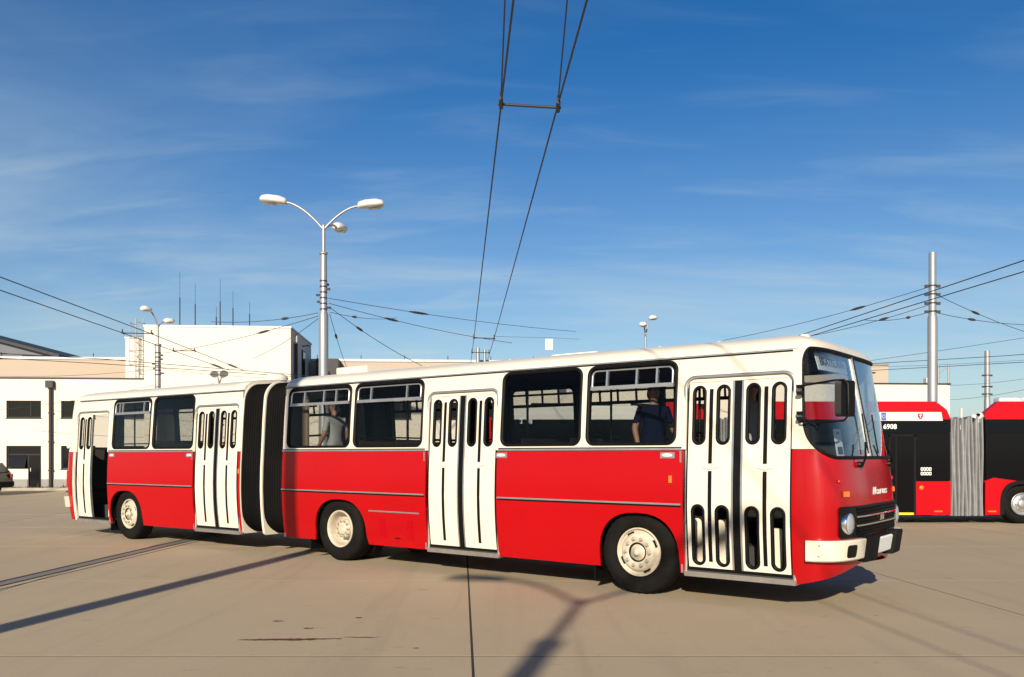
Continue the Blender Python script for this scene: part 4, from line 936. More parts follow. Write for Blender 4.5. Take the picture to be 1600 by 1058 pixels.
# ---- wheels
def wheel(s, t, side, kind, steer=0):
    c = Vector(L(s, t, .508)); sg_ = 1 if side > 0 else -1      # side>0: outer face towards -y
    mb = MB(); seg = 72
    prof = [(.285, .045), (.30, .012), (.325, -.006), (.332, -.012), (.345, -.012), (.352, -.017), (.41, -.022), (.452, -.016), (.462, -.009), (.470, -.011), (.497, .012), (.512, .045), (.516, .06), (.516, .245), (.505, .275), (.44, .30), (.30, .27), (.285, .26)]
    mb.lathe(prof, (0, 0, 0), 'y', seg, True, sg_)
    V = []
    for i, p in enumerate(mb.v):
        k = i % seg; r_ = i // seg; x_, y_, z_ = p
        if r_ in (10, 11, 12, 13) and k % 2: f_ = .980; x_, z_ = x_ * f_, z_ * f_
        V.append((x_, y_, max(z_, -.506)))
    mb.v = [tuple(Vector(p) + c) for p in V]; o = mb.build('wheel', 'tyre', bus)
    def part(name, prof, m, par=o, seg=40): 
        q = MB().lathe(prof, tuple(c), 'y', seg, True, sg_); return q.build(name, m, par)
    if kind == 'flat':
        part('rim', [(.292, .05), (.296, .004), (.287, -.004), (.278, .004), (.270, .03), (.262, .045), (.252, .040), (.225, -.004), (.212, -.014), (.205, -.018), (.120, -.020), (.114, -.012), (.112, .05)], 'rim')
        part('hub', [(.111, .05), (.108, .012), (.10, .004), (.065, .0), (.06, -.012), (.042, -.018), (.038, -.045), (.030, -.052), (.001, -.054)], 'rim')
        part('hub_shadow_ring', [(.119, -.0195), (.116, -.0215), (.104, -.0215), (.100, -.010)], 'black')  # black ring: shadow round the hub put in as colour
        rr, a0 = .165, -.020
        for k in range(4):
            a = 2 * math.pi * (k + .3) / 4; q = MB(); P2 = rrect(-.048, .048, -.015, .015, .014, 4)
            cc, ss = math.cos(a), math.sin(a)
            f0 = lambda x, y, d: tuple(c + Vector((.240 * cc - x * ss + y * cc, d * sg_, .240 * ss + x * cc + y * ss)))
            q.prism(P2, lambda x, y: f0(x, y, .012 - .0), lambda x, y: f0(x, y, .030)); q.build('vent_shade_inset', 'black', o)  # solid black capsules paint the dark of the vent holes
    else:
        part('rim', [(.292, .05), (.297, .004), (.288, -.006), (.274, .002), (.262, .02), (.252, .06), (.245, .12), (.238, .17), (.20, .20), (.10, .20)], 'rim')
        part('hub', [(.150, .20), (.150, .09), (.142, .08), (.10, .075), (.096, .055), (.085, .048), (.001, .045)], 'rim')
        rr, a0 = .125, .078
        for k in range(3):
            a = 2 * math.pi * (k + .55) / 3; q = MB(); P2 = rrect(-.055, .055, -.022, .022, .02, 4); cc, ss = math.cos(a), math.sin(a)
            f0 = lambda x, y, d: tuple(c + Vector((.203 * cc - x * ss + y * cc, d * sg_, .203 * ss + x * cc + y * ss)))
            q.prism(P2, lambda x, y: f0(x, y, .175), lambda x, y: f0(x, y, .199)); q.build('vent_shade_inset', 'black', o)  # black capsules again, hole shade given by colour
    nut = MB()
    for k in range(10):
        a = 2 * math.pi * k / 10; q = MB().lathe([(.026, .002), (.026, -.008), (.017, -.014), (.017, -.030), (.001, -.033)], (c.x + rr * math.cos(a), c.y + a0 * sg_, c.z + rr * math.sin(a)), 'y', 8, False, sg_); q.build('wheel_nut', 'nut', o)
    return o
for (s, kd) in ((1.955, 'flat'), (7.34, 'deep'), (13.40, 'flat')):
    wheel(s, .115, 1, kd); wheel(s, 2.5 - .115, -1, kd)
    if kd == 'deep':
        for (tt, sd) in ((.46, 1), (2.5 - .46, -1)):
            mb = MB().lathe([(.285, .0), (.34, -.01), (.46, -.01), (.51, .04), (.516, .06), (.516, .22), (.44, .28), (.285, .25)], L(s, tt, .512), 'y', 40, True, sd); mb.build('inner_tyre', 'tyre', bus)
    mb = MB().tube([L(s, .35, .5), L(s, 2.15, .5)], .09, 10); mb.build('axle', 'under', bus)
    # wheel housing
    mb = MB(); P = arch_pts(s - .02, .60, 1.03, .40)
    for (t0, t1) in ((.06, .72), (1.78, 2.44)):
        n = len(P); V = [L(p[0], t0, p[1]) for p in P] + [L(p[0], t1, p[1]) for p in P]; mb.add(V, [(i, i + 1, n + i + 1, n + i) for i in range(n - 1)])
        tt = t1 if t0 < 1 else t0; mb.add([L(p[0], tt, p[1]) for p in P], [tuple(range(n))])
    mb.build('wheel_housing', 'under', bus)
for (s, w_) in ((2.56, .36), (14.03, .30), (8.02, .5)): MB().box(s - .008, s + .008, .10, .10 + w_, .14, .55, L).build('mud_flap', 'rubber', bus)
# chassis, floor, ceiling
for (s0, s1) in ((.2, 8.6), (9.75, 15.4)):
    MB().box(s0, s1, .06, 2.44, .88, .92, L).build('cabin_floor', 'floor_in', bus) if False else None
    mb = MB().box(s0, s1, .80, 1.70, .38, .86, L); mb.build('chassis', 'under', bus)
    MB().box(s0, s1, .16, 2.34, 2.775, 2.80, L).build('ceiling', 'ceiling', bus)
segs = [(1.30, 1.33, 0), (1.33, 2.57, 1), (2.57, 4.07, 0), (5.36, 6.70, 0), (6.70, 7.96, 1), (7.96, 8.66, 0), (8.66, 9.75, 0), (9.75, 9.84, 0), (11.12, 12.78, 0), (12.78, 14.0, 1), (15.25, 15.7, 0)]
for (a, b, ar) in segs: MB().box(a, b, .74 if ar else .05, 1.76 if ar else 2.44, .88, .92, L).build('cabin_floor', 'floor_in', bus)
MB().box(15.30, 15.34, .12, 2.38, .93, 1.80, L).build('rear_bulkhead', 'interior', bus)
for (a, b, _) in DOORS: MB().box(max(a - .02, .0) , b + .02, .95, 2.44, .881, .921, L).build('cabin_floor', 'floor_in', bus)
MB().box(-.30, .03, .25, 2.25, .60, .64, L).build('cabin_floor', 'floor_in', bus)
# dark tanks and boxes below the floor
for (s0, s1, t0, t1, z0) in ((2.7, 3.9, .25, .8, .36), (5.6, 6.5, .3, .8, .34), (11.3, 12.3, .3, .8, .36), (3.0, 4.0, 1.7, 2.2, .36), (8.2, 8.62, .3, 2.2, .42)):
    MB().box(s0, s1, t0, t1, z0, .86, L).build('underfloor_box', 'under', bus)
# interior: lining strips, seats, rails
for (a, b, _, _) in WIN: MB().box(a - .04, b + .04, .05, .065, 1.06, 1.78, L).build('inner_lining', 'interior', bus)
seat0 = None
def seat(s, t, flip=1):
    global seat0
    if seat0 is None:
        mb = MB(); mb.box(-.20, .22, -.40, .40, .40, .47); mb.box(.17, .23, -.40, .40, .47, .98); 
        seat0 = mb.mesh('seat'); bm = bmesh.new(); bm.from_mesh(seat0); bmesh.ops.bevel(bm, geom=bm.edges[:], offset=.02, segments=2, affect='EDGES'); bm.to_mesh(seat0); bm.free(); seat0.materials.append(MATS['seat'])
        fm = MB(); fm.tube([(.2, -.4, .5), (.2, -.4, 1.02), (.2, .4, 1.02), (.2, .4, .5)], .014, 6)
        for yy in (-.3, .3): fm.tube([(0, yy, 0), (0, yy, .4)], .02, 6)
        seat.fm = fm.mesh('seat_frame'); seat.fm.materials.append(MATS['black'])
    for me, nm in ((seat0, 'seat'), (seat.fm, 'seat_frame')):
        o = bpy.data.objects.new(nm, me); COL.objects.link(o); 
        if nm == 'seat': par = o; o.parent = bus; o.location = L(s, t, .92); o.rotation_euler = (0, 0, math.pi)
        else: o.parent = par
for k in range(4): seat(1.75 + .80 * k, 2.0)
for k in range(2): seat(2.75 + .78 * k, .5)
for k in range(3): seat(5.75 + .85 * k, 2.0)
for s in (5.9, 6.7): seat(s, .5)
for k in range(4): seat(11.4 + .8 * k, 2.0)
for s in (11.5, 12.3): seat(s, .5)
def rail(P, r=.017, m='black'): MB().tube([L(*p) for p in P], r, 8).build('handrail', m, bus)
for (s, t) in ((1.36, .55), (3.98, .6), (4.72, .98), (5.42, .6), (.70, 1.0), (6.6, .9), (8.0, .8), (3.2, 1.55), (2.2, 1.55), (7.3, 1.6), (10.5, .98), (11.15, .6), (12.4, .9), (13.2, 1.55), (14.0, .6)):
    rail([(s, t, .92 if t < .9 or t > 1.2 else .93), (s, t, 2.76)])
for t in (.62, 1.88):
    rail([(1.3, t, 2.62), (8.5, t, 2.62)]); rail([(9.9, t, 2.62), (15.2, t, 2.62)])
rail([(1.36, .12, 1.95), (1.36, .8, 1.95), (1.36, .95, 1.75)]); rail([(5.42, .12, 1.9), (5.42, .9, 1.9)]); rail([(14.0, .1, 1.9), (11.2, .1, 1.9)], .012); rail([(8.35, .3, 2.0), (8.25, .6, 2.02), (8.05, .75, 1.95), (7.95, .78, 1.7), (7.95, .78, .95)])
MB().box(8.33, 8.47, .28, .32, .93, 2.66, L).build('joint_panel', 'partition', bus)
MB().box(8.56, 8.62, .12, .50, .93, 2.76, L).build('joint_wall', 'interior', bus); MB().box(8.56, 8.62, 2.0, 2.40, .93, 2.76, L).build('joint_wall', 'interior', bus)
MB().box(6.05, 6.45, 2.0, 2.3, .93, 2.6, L).build('equipment_cabinet', 'black_matte', bus)
# driver's place: dashboard, seat, wheel, partition
MB().box(-.36, .02, .22, 2.28, .95, 1.60, L).build('dashboard', 'black_matte', bus, bevel=.04)
MB().box(-.20, .0, .25, .55, 1.60, 1.66, L).build('dash_tray', 'cream', bus, bevel=.02)
MB().box(1.12, 1.16, 1.35, 2.40, .93, 2.2, L).build('driver_partition', 'black_matte', bus)
MB().box(.55, .62, 1.6, 2.05, 1.35, 2.15, L).build('driver_seat_back', 'seat', bus, bevel=.03); MB().box(.15, .60, 1.6, 2.05, 1.25, 1.37, L).build('driver_seat', 'seat', bus, bevel=.03); MB().box(.28, .48, 1.7, 1.95, .92, 1.25, L).build('seat_pedestal', 'black', bus)
q = MB(); q.tube([Vector(L(.02, 1.83, 1.66)) + Vector((math.sin(a) * .08, math.cos(a) * .24, -math.sin(a) * .22 * -1)) for a in [2 * math.pi * k / 24 for k in range(24)]], .016, 6, False, True); q.tube([L(.02, 1.83, 1.66), L(-.1, 1.83, 1.5)], .02, 6); q.build('steering_wheel', 'black', bus)
MB().box(.50, .95, .98, 1.30, .925, 1.25, L).build('ticket_box', 'cream', bus, bevel=.02)
MB().box(.10, .40, .96, 1.2, .645, 1.25, L).build('heater_box', 'cream', bus, bevel=.03)
for (a, b, t0, z1) in ((1.16, 1.36, .34, .96), (.92, 1.05, .36, .93), (.28, .40, .36, .86)): MB().box(a, b, t0, t0 + .06, .362, z1, L).build('step_guard', 'cream', bus, bevel=.02)

# ------------------------------------------------------------------ modern bi-articulated trolleybus behind
TD = 21.0; TF = TD / 1350
def tx(u): return (u - 800) * TF
def tz(y): return 1.68 + (711 - y) * TF
tb = empty('trolleybus', (0, TD, 0)); tag(tb, 'modern red and black articulated trolleybus with silver bellows parked behind', 'trolleybus')
def tmap(x, z, i): return (x, i, z)
XA0, XA1, XB0, XB1, XC0, XC1 = tx(735), tx(1108), tx(1152), tx(1485.5), tx(1539.5), 20.0
def arch2(c, hw, top): 
    P = [(c - hw, .22)]
    for k in range(17):
        a = math.pi * (1 - k / 16); P.append((c + hw * math.copysign(abs(math.cos(a)) ** .7, math.cos(a)), .40 + (top - .40) * math.sin(a) ** .7))
    return P + [(c + hw, .22)]
WHL = [XA0 + 2.3, XB0 + 2.6 - .5, tx(1601), 18.4]
for (x0, x1) in ((XA0 + .5, XA1), (XB0, XB1), (XC0, XC1)):
    MB().box(x0 + .02, x1 - .02, .03, 2.5, 1.0, 2.52).build('body_core', 'trol_black', tb); MB().box(x0 + .02, x1 - .02, .50, 2.03, .30, .99).build('lower_core', 'under', tb)
    wl = [c for c in WHL if x0 < c < x1]
    P = [(x0, .22)]
    for c in wl: P += arch2(c, .60, 1.06)
    zt_ = 1.04
    P += [(x1, .22), (x1, zt_), (x0, zt_)]
    if wl: 
        c = wl[0]; P = P[:-2] + [(x1, zt_), (c + 1.1, zt_), (c + .85, 1.13), (c - .75, 1.13), (c - 1.0, zt_), (x0, zt_)]
    panel('lower_panel', P, [], tmap, 'trol_red', tb, .03, (), (), False)
    panel('offside_lower_panel', [(x0, .22), (x1, .22), (x1, 1.04), (x0, 1.04)], [], lambda x, z, i: (x, 2.53 - i, z), 'trol_red', tb, .03, (), (), False)
    panel('cant_panel', rrect(x0, x1, 2.22, 2.545, .02, 3), [], tmap, 'trol_black', tb, .03, (), (), False)
    n = max(1, round((x1 - x0) / 1.6)); wdt = (x1 - x0) / n
    for k in range(n):
        a, b = x0 + wdt * k, x0 + wdt * (k + 1)
        if x0 == XB0 and b > tx(1392) and a < tx(1428) and False: continue
        panel('window_pane', rrect(a + .012, b - .012, 1.055, 2.21, .015, 3), [], lambda x, z, i: (x, i + .006, z), 'trol_glass', tb, .02, (), (), False)
    for c in wl:
        mb = MB().lathe([(.27, .08), (.29, .03), (.40, .01), (.46, .03), (.485, .08), (.485, .28), (.30, .30)], (c, .06, .485), 'y', 40); o = mb.build('wheel', 'tyre', tb)
        MB().lathe([(.27, .06), (.275, .02), (.255, .03), (.24, .07), (.20, .05), (.12, .035), (.11, .0), (.07, -.01), (.001, -.012)], (c, .06, .485), 'y', 32).build('rim', 'silver', o)
        for k in range(8):
            a = 2 * math.pi * k / 8; MB().lathe([(.018, 0), (.016, -.025), (.001, -.03)], (c + .165 * math.cos(a), .10, .485 + .165 * math.sin(a)), 'y', 6).build('wheel_nut', 'alu', o)
        P2 = arch2(c, .60, 1.06); P3 = arch2(c, .50, .97); mb = MB(); n2 = len(P2)
        mb.add([(p[0], -.006, p[1]) for p in P2] + [(p[0], -.010, p[1]) for p in P3] + [(p[0], .30, p[1]) for p in P3], [(i, i + 1, n2 + i + 1, n2 + i) for i in range(n2 - 1)] + [(n2 + i, n2 + i + 1, 2 * n2 + i + 1, 2 * n2 + i) for i in range(n2 - 1)]); mb.build('arch_liner', 'black_matte', tb)
    MB().box(x0 + .1, x1 - .1, .12, 2.4, 2.522, 2.62).build('roof', 'trol_white', tb)
    MB().box(x0 + .3, x1 - .3, .3, 2.2, .18, .30).build('underframe', 'under', tb)
# roof fairings
def fairing(poly, name='roof_fairing'):
    MB().prism(poly, lambda x, z: (x, .07 * (z - 2.55), z), lambda x, z: (x, .22, z)).build(name, 'trol_red', tb)
    x0, x1 = min(p[0] for p in poly) + .7, max(p[0] for p in poly) - 1.2
    if x1 > x0 and x1 < 15: MB().box(x0, x1, 2.31, 2.53, 2.547, 2.95).build(name, 'trol_red', tb)
fairing([(tx(1000), 2.547), (tx(1108), 2.547), (tx(1106), 2.66), (tx(1086), 2.985), (tx(1036), 2.985)])
fairing([(XB0, 2.547), (XB1, 2.547), (XB1 - .03, 2.64), (tx(1480), 2.78), (tx(1468), 2.93), (tx(1462), 2.985), (tx(1175), 2.985), (tx(1160), 2.80)])
fairing([(XC0, 2.547), (XC1, 2.547), (XC1, 2.985), (tx(1562), 2.985), (tx(1541), 2.72)])
for (x0, x1, z1, t0) in ((tx(1566), 19, 3.09, .12), (XB0 + 1.0, XB0 + 3.2, 2.96, .5), (tx(790), tx(1000), 2.90, .25)):
    MB().box(x0, x1, t0, t0 + .3 if t0 < .2 else 2.2, 2.60, z1).build('roof_unit', 'trol_white', tb, bevel=.06)
# left end section: red nose with slanted dark windscreen
MB().prism([(XA0, .35), (XA0 + .55, .25), (XA0 + .55, 2.58), (XA0 + .30, 2.62), (XA0 + .06, 2.2)], lambda x, z: (x, .0, z), lambda x, z: (x, 2.53, z)).build('nose', 'trol_red', tb, bevel=.03)
MB().prism([(XA0 + .05, 1.0), (XA0 + .35, .95), (XA0 + .50, 2.3), (XA0 + .10, 2.3)], lambda x, z: (x - .012, .15, z), lambda x, z: (x - .012, 2.4, z)).build('windscreen', 'trol_glass', tb)
# sign band, emblem, numbers
bz0, bz1 = tz(657.5), tz(644)
def onf(x, z, p=.02): return (x, -p + .07 * max(0, z - 2.55), z)
mb = MB(); V = [onf(x, z, p) for p in (.008, -.004) for (x, z) in ((tx(1362), bz0), (tx(1473), bz0), (tx(1471), bz1), (tx(1362), bz1))]; mb.add(V, [(0, 1, 2, 3), (7, 6, 5, 4), (0, 4, 5, 1), (1, 5, 6, 2), (2, 6, 7, 3), (3, 7, 4, 0)]); sb = mb.build('sign_band', 'trol_white', tb)
mb = MB(); V = [onf(x, z, p) for p in (.011, .0085) for (x, z) in ((tx(1377), bz0 + .012), (tx(1384.5), bz0 + .012), (tx(1384.5), bz1 - .012), (tx(1377), bz1 - .012))]; mb.add(V, [(0, 1, 2, 3), (0, 4, 5, 1), (1, 5, 6, 2), (2, 6, 7, 3), (3, 7, 4, 0)]); fl = mb.build('blue_flag', 'blue', sb)
st = MB()
for k in range(12):
    a = 2 * math.pi * k / 12; cx_, cz_ = tx(1380.7) + .036 * math.cos(a), (bz0 + bz1) / 2 + .036 * math.sin(a); st.add([onf(cx_ + .008 * math.cos(2 * math.pi * q / 5), cz_ + .008 * math.sin(2 * math.pi * q / 5), .0125) for q in range(5)], [(0, 1, 2, 3, 4)])
st.build('flag_stars', 'yellow', fl)
sh_ = lambda k: [(-k, k * 1.1), (k, k * 1.1), (k, -.1 * k), (.6 * k, -.75 * k), (0, -1.15 * k), (-.6 * k, -.75 * k), (-k, -.1 * k)]
cx_, cz_ = tx(1438), (bz0 + bz1) / 2
cr = MB().add([onf(cx_ + x, cz_ + z, .011) for x, z in sh_(.062)], [tuple(range(7))]).build('crest', 'trol_red', sb)
MB().box(cx_ - .010, cx_ + .010, -.0145, -.0120, cz_ - .03, cz_ + .055, lambda x, y, z: (x, y + .07 * max(0, z - 2.55), z)).build('crest_cross', 'paper', cr); MB().box(cx_ - .032, cx_ + .032, -.0145, -.0118, cz_ + .018, cz_ + .036, lambda x, y, z: (x, y + .07 * max(0, z - 2.55), z)).build('crest_cross', 'paper', cr); MB().box(cx_ - .034, cx_ + .034, -.0145, -.0120, cz_ - .05, cz_ - .032, lambda x, y, z: (x, y + .07 * max(0, z - 2.55), z)).build('crest_hills', 'blue', cr)
text('fleet_number', '6908', .165, 'paper', tb, frame_mtx((tx(1390.5), -.006, tz(667)), (1, 0, 0), (0, 0, 1)), .003, 0, .004, 1.0)
text('fleet_number', '2  08', .15, 'paper', tb, frame_mtx((tx(822), -.006, tz(659)), (1, 0, 0), (0, 0, 1)), .003, 0, .003, 1.0)
for r_ in range(2):
    for k in range(4):
        c0 = (tx(1440.5 + 4.3 * k), -.004, tz(733 + 7.0 * r_)); mb = MB(); lo_ = rrect(-.030, .030, -.042, .042, .02, 3); li_ = rrect(-.013, .013, -.024, .024, .012, 3); n2 = len(lo_)
        mb.add([(c0[0] + x, c0[1], c0[2] + z) for x, z in lo_] + [(c0[0] + x, c0[1], c0[2] + z) for x, z in li_] + [(c0[0] + x, c0[1] + .008, c0[2] + z) for x, z in lo_], [(i, (i + 1) % n2, n2 + (i + 1) % n2, n2 + i) for i in range(n2)] + [(i, (i + 1) % n2, 2 * n2 + (i + 1) % n2, 2 * n2 + i) for i in range(n2)]); mb.build('tile_mark', 'paper', tb)
# door in the middle section
dx0, dx1 = tx(1388), tx(1431); dr_ = MB(); 
for (a, b, c, d) in ((dx0, dx0 + .05, .24, tz(680)), (dx1 - .06, dx1, .24, tz(680)), (dx0, dx1, tz(682), tz(679)), ((dx0 + dx1) / 2 - .02 - .15, (dx0 + dx1) / 2 + .02 - .15, .24, tz(682))): dr_.box(a, b, -.012, .02, c, d)
dro = dr_.build('door', 'black_matte', tb)
MB().box(dx0 + .03, dx1 - .03, -.004, .022, .26, tz(681)).build('door_glass', 'trol_glass', dro)
MB().box(tx(1300), dx1 - .06, -.02, .02, .225, .28).build('door_edge', 'yellow', dro)
MB().lathe([(.001, -.02), (.03, -.018), (.05, -.008), (.055, .0)], (tx(1440), .0, tz(762)), 'y', 14).build('side_marker', 'amber', tb)
for u in (1466, 1550): MB().box(tx(u) - .10, tx(u) + .10, -.008, .0, tz(800), tz(798)).build('side_reflector', 'amber', tb)
# silver bellows
for (x0, x1) in ((XA1, XB0), (XB1, XC0)):
    mb = MB(); nf = 10; V = []; rows = [.20, .5, .9, 1.3, 1.7, 2.1, 2.35, 2.50, 2.58]; cs = [x0 + (x1 - x0) * (k + .5 + random.uniform(-.22, .22)) / nf for k in range(nf)]; wob = [random.uniform(-1, 1) for _ in range(nf)]; wd = [random.uniform(.55, 1.0) for _ in range(nf)]
    cols = []
    for k in range(nf):
        h_ = (x1 - x0) / nf / 2 * wd[k]
        for (o_, y_) in ((-1.0, .22), (-.80, .07), (-.3, .0), (.3, .0), (.80, .07), (1.0, .22)): cols.append((cs[k], o_ * h_, y_ + .02 * wob[k], wob[k]))
    for (c_, o_, y_, wb) in cols:
        for j, z in enumerate(rows): V.append((min(max(c_ + o_ + .045 * wb * math.sin(z * 1.25 + wb), x0), x1), y_ + .02 * math.sin(3 * z + 5 * wb), z + (0 if j < 8 else .05 * wb)))
    m_ = len(rows); mb.add(V, [(k * m_ + j, k * m_ + j + 1, (k + 1) * m_ + j + 1, (k + 1) * m_ + j) for k in range(len(cols) - 1) for j in range(m_ - 1)], True)
    mb.box(x0, x1, .16, 2.4, .22, 2.52); mb.build('bellows', 'trol_bellows', tb)
MB().tube([(tx(1505), .1, 2.3), (tx(1505.5), .1, 2.82)], .03, 8).build('cable_post', 'trol_white', tb)
for (u, y, r_) in ((1526, 652, .09), (1535, 650, .10), (1530, 658, .07)): MB().lathe([(.001, -.05), (r_ * .7, -.04), (r_, 0), (r_ * .6, .05)], (tx(u), .12, tz(y)), 'y', 12).build('hose_coupling', 'trol_white', tb)
for (u, y, r_) in ((1522, 655, .05), (1531, 648, .04), (1538, 655, .045)): MB().lathe([(.001, -.09), (r_ * .7, -.08), (r_, -.03), (r_ * .6, .05)], (tx(u), .10, tz(y)), 'y', 10).build('hose_end', 'black', tb)

# ------------------------------------------------------------------ parked dark car at the left edge
car = empty('parked_car', (-21.3, 35.2, 0)); tag(car, 'dark grey hatchback cut by the left edge of the picture', 'car')
cp = [(0, .42), (-.02, .70), (-.10, .92), (-.42, 1.34), (-.62, 1.43), (-1.2, 1.50), (-2.3, 1.47), (-3.05, 1.03), (-4.0, .86), (-4.22, .62), (-4.22, .32)]
def archc(c): return [(c - .36 * math.cos(math.pi * k / 10), .30 + .36 * math.sin(math.pi * k / 10)) for k in range(11)]
cb_ = cp + archc(-3.45) + archc(-.78) + [(-.05, .30)]
MB().prism(cb_, lambda x, z: (x, .08 + .10 * max(0, z - .9) * 1.6, z), lambda x, z: (x, 1.72 - .10 * max(0, z - .9) * 1.6, z)).build('body', 'carpaint', car, bevel=.02)
for poly in ([(-.50, 1.02), (-.62, 1.34), (-1.15, 1.40), (-1.15, .98)], [(-1.22, .98), (-1.22, 1.40), (-2.2, 1.39), (-2.75, 1.0)]):
    MB().prism(poly, lambda x, z: (x, .062 + .16 * max(0, z - .9), z), lambda x, z: (x, .08 + .16 * max(0, z - .9), z)).build('side_window', 'winglass', car)
MB().prism([(-.07, .96), (-.40, 1.36), (-.42, 1.34), (-.11, .94)], lambda x, z: (x + .012, .25, z), lambda x, z: (x + .012, 1.55, z)).build('rear_window', 'winglass', car)
for c in (-.78, -3.45):
    for (yy, sg_) in ((.10, 1), (1.70, -1)):
        o = MB().lathe([(.19, .02), (.22, -.01), (.29, 0), (.31, .04), (.31, .18), (.2, .2)], (c, yy, .31), 'y', 28, True, sg_).build('wheel', 'tyre', car); MB().lathe([(.20, .03), (.19, .0), (.06, -.005), (.001, -.01)], (c, yy, .31), 'y', 20, True, sg_).build('rim', 'alu', o)
MB().box(-.10, .015, .12, .34, .72, .88).build('tail_lamp', 'tailred', car); MB().box(-.10, .015, 1.46, 1.68, .72, .88).build('tail_lamp', 'tailred', car)
MB().box(-.06, .05, .10, 1.70, .36, .56).build('rear_bumper', 'black_matte', car, bevel=.02)

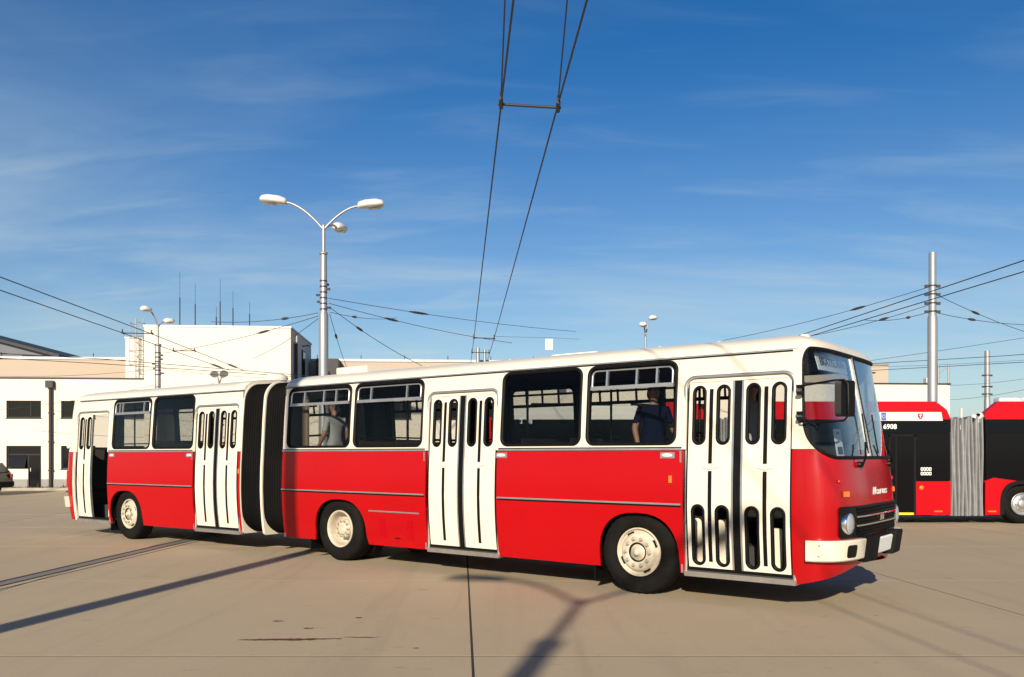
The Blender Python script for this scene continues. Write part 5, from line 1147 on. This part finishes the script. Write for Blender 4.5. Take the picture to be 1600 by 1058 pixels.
# ------------------------------------------------------------------ people standing inside the old bus
def person(loc, rz, sc, shirt, label, arms):
    J = []; E2 = []
    def v(p, r): J.append((Vector(p), r)); return len(J) - 1
    def chain(i, pts):
        for p, r in pts:
            j = v(p, r); E2.append((i, j)); i = j
        return i
    pel = v((0, 0, .96), (.155, .11)); ab = chain(pel, [((0, .005, 1.10), (.14, .105)), ((0, 0, 1.26), (.155, .115))]); ch = chain(ab, [((0, -.005, 1.39), (.165, .11))])
    nk = chain(ch, [((0, 0, 1.485), (.06, .06)), ((0, .012, 1.545), (.052, .055))]); hd = chain(nk, [((0, .02, 1.60), (.068, .078)), ((0, .012, 1.675), (.075, .092)), ((0, .005, 1.735), (.055, .065))])
    chain(hd - 1, [((0, .115, 1.645), (.012, .014))])
    for sx in (-1, 1):
        chain(hd - 1, [((sx * .085, 0, 1.655), (.014, .02))])
        A = arms[0 if sx < 0 else 1]
        sh = chain(ch, [((sx * .185, 0, 1.425), (.062, .062))]); el = chain(sh, [(A[0], (.045, .045))]); wr = chain(el, [((Vector(A[0]) * .5 + Vector(A[1]) * .5), (.040, .040)), (A[1], (.028, .028))])
        d = (Vector(A[1]) - Vector(A[0])).normalized(); side = d.cross(Vector((0, 1, .2))).normalized() if abs(d.y) < .9 else Vector((1, 0, 0)); pm = chain(wr, [(Vector(A[1]) + d * .07, (.036, .018))])
        pp = Vector(A[1]) + d * .07
        for k, ln in enumerate((.062, .075, .07, .055)):
            off = side * (.028 - .019 * k); q = pp + off + d * .03; chain(pm, [(q, (.009, .009)), (q + d * ln * .6 + Vector((0, .012, 0)), (.0085, .0085)), (q + d * ln + Vector((0, .03, 0)), (.0075, .0075))])
        chain(wr, [(Vector(A[1]) + d * .035 + side * .04, (.011, .011)), (Vector(A[1]) + d * .08 + side * .055, (.009, .009))])
        hp = chain(pel, [((sx * .095, 0, .90), (.095, .095))]); chain(hp, [((sx * .10, .015, .50), (.062, .065)), ((sx * .10, -.015, .30), (.055, .058)), ((sx * .10, 0, .09), (.042, .045)), ((sx * .105, .07, .05), (.045, .038)), ((sx * .11, .17, .04), (.042, .028))])
    me = bpy.data.meshes.new('person'); me.from_pydata([tuple(p) for p, _ in J], E2, []); me.update()
    o = bpy.data.objects.new('tmp', me); COL.objects.link(o); o.modifiers.new('skin', 'SKIN'); sv = me.skin_vertices[0].data
    for i, (_, r) in enumerate(J): sv[i].radius = r; sv[i].use_root = (i == 0)
    sub = o.modifiers.new('sub', 'SUBSURF'); sub.levels = 2; sub.render_levels = 2
    bpy.context.view_layer.update(); m2 = bpy.data.meshes.new_from_object(o.evaluated_get(bpy.context.evaluated_depsgraph_get())); bpy.data.objects.remove(o)
    m2.materials.clear()
    for nm in ('skin', shirt, 'trousers', 'black'): m2.materials.append(MATS[nm])
    for p in m2.polygons:
        c = p.center; x = abs(c.x)
        el = arms[0 if c.x < 0 else 1][0]
        A_ = arms[0 if c.x < 0 else 1]; e_, w_ = Vector(A_[0]), Vector(A_[1]); w2 = w_ + (w_ - e_).normalized() * .2; tt_ = max(0, min(1, (c - e_).dot(w2 - e_) / (w2 - e_).length_squared)); arm_ = (x > .195 and c.z > .7 and c.y < .1) or (c - (e_ + (w2 - e_) * tt_)).length < .062
        if c.z > 1.485 and x < .12: k = 0
        elif c.z < .085: k = 3
        elif arm_: k = 1 if c.z > el[2] + .07 else 0
        elif c.z < .93: k = 2
        else: k = 1
        p.material_index = k; p.use_smooth = True
    ob = bpy.data.objects.new('person', m2); COL.objects.link(ob); ob.location = loc; ob.rotation_euler = (0, 0, rz); ob.scale = (sc,) * 3; tag(ob, label, 'person')
    hb = MB(); V = []; seg = 16
    for k in range(7):
        a = math.pi / 2 * k / 6
        for q in range(seg):
            b = 2 * math.pi * q / seg; dn = -.105 * max(0, -math.sin(b)) - .012; r_ = math.cos(a)
            V.append((.088 * r_ * math.cos(b), .002 + .103 * r_ * math.sin(b) - .008, 1.668 + .098 * math.sin(a) + dn * (1 - math.sin(a)) + (.025 * max(0, math.sin(b)) * (1 - math.sin(a)))))
    hb.add(V, [(i * seg + k, i * seg + (k + 1) % seg, (i + 1) * seg + (k + 1) % seg, (i + 1) * seg + k) for i in range(6) for k in range(seg)], True); hb.build('hair', 'hair', ob)
    return ob
def busw(s, t, z):
    p = L(s, t, z); c, s_ = math.cos(-TH), math.sin(-TH); return (3.0016 + p[0] * c - p[1] * s_, 9.147 + p[0] * s_ + p[1] * c, z)
PPL = [(8.02, .62, .35, 'shirt_white'), (2.05, .62, 2.4, 'shirt_navy'), (.93, 1.2, 1.2, 'shirt_white')]
person(busw(7.95, .55, .921), R(55), .95, 'shirt_white', 'person in a pale grey shirt standing in the bus beside the bellows', (((-.27, -.02, 1.16), (-.25, .14, .96)), ((.27, -.02, 1.16), (.26, .10, .94))))
person(busw(2.16, .88, .921), R(190), .95, 'shirt_navy', 'person in a navy shirt standing behind the window over the front wheel', (((-.27, 0, 1.16), (-.30, .16, 1.02)), ((.27, .0, 1.16), (.25, .10, .93))))
person(busw(.98, 1.22, .922), R(150), .95, 'shirt_white', 'person in a white shirt standing behind the front folding door', (((-.27, -.02, 1.16), (-.25, .14, .96)), ((.27, -.02, 1.16), (.26, .10, .94))))

# pale plate hanging from a span wire over the bus roof
hp = empty('hanging_plate', uv(858, 528, 40)); tag(hp, 'small pale rectangular plate hanging on a wire over the old bus', 'plate')
MB().box(-.18, .18, -.012, .012, -.56, -.04).build('plate', 'steel', hp, bevel=.004)
for x in (-.12, .12): MB().tube([(x, 0, -.05), (x, 0, .012)], .008, 5).build('hanger', 'wire', hp)
wire('span_wire', [uv(774, 526, 29.6), uv(858, 527.6, 40), uv(905, 530, 45)], .007, 'level thin wire carrying the small hanging plate', 'wire', 'span wires')
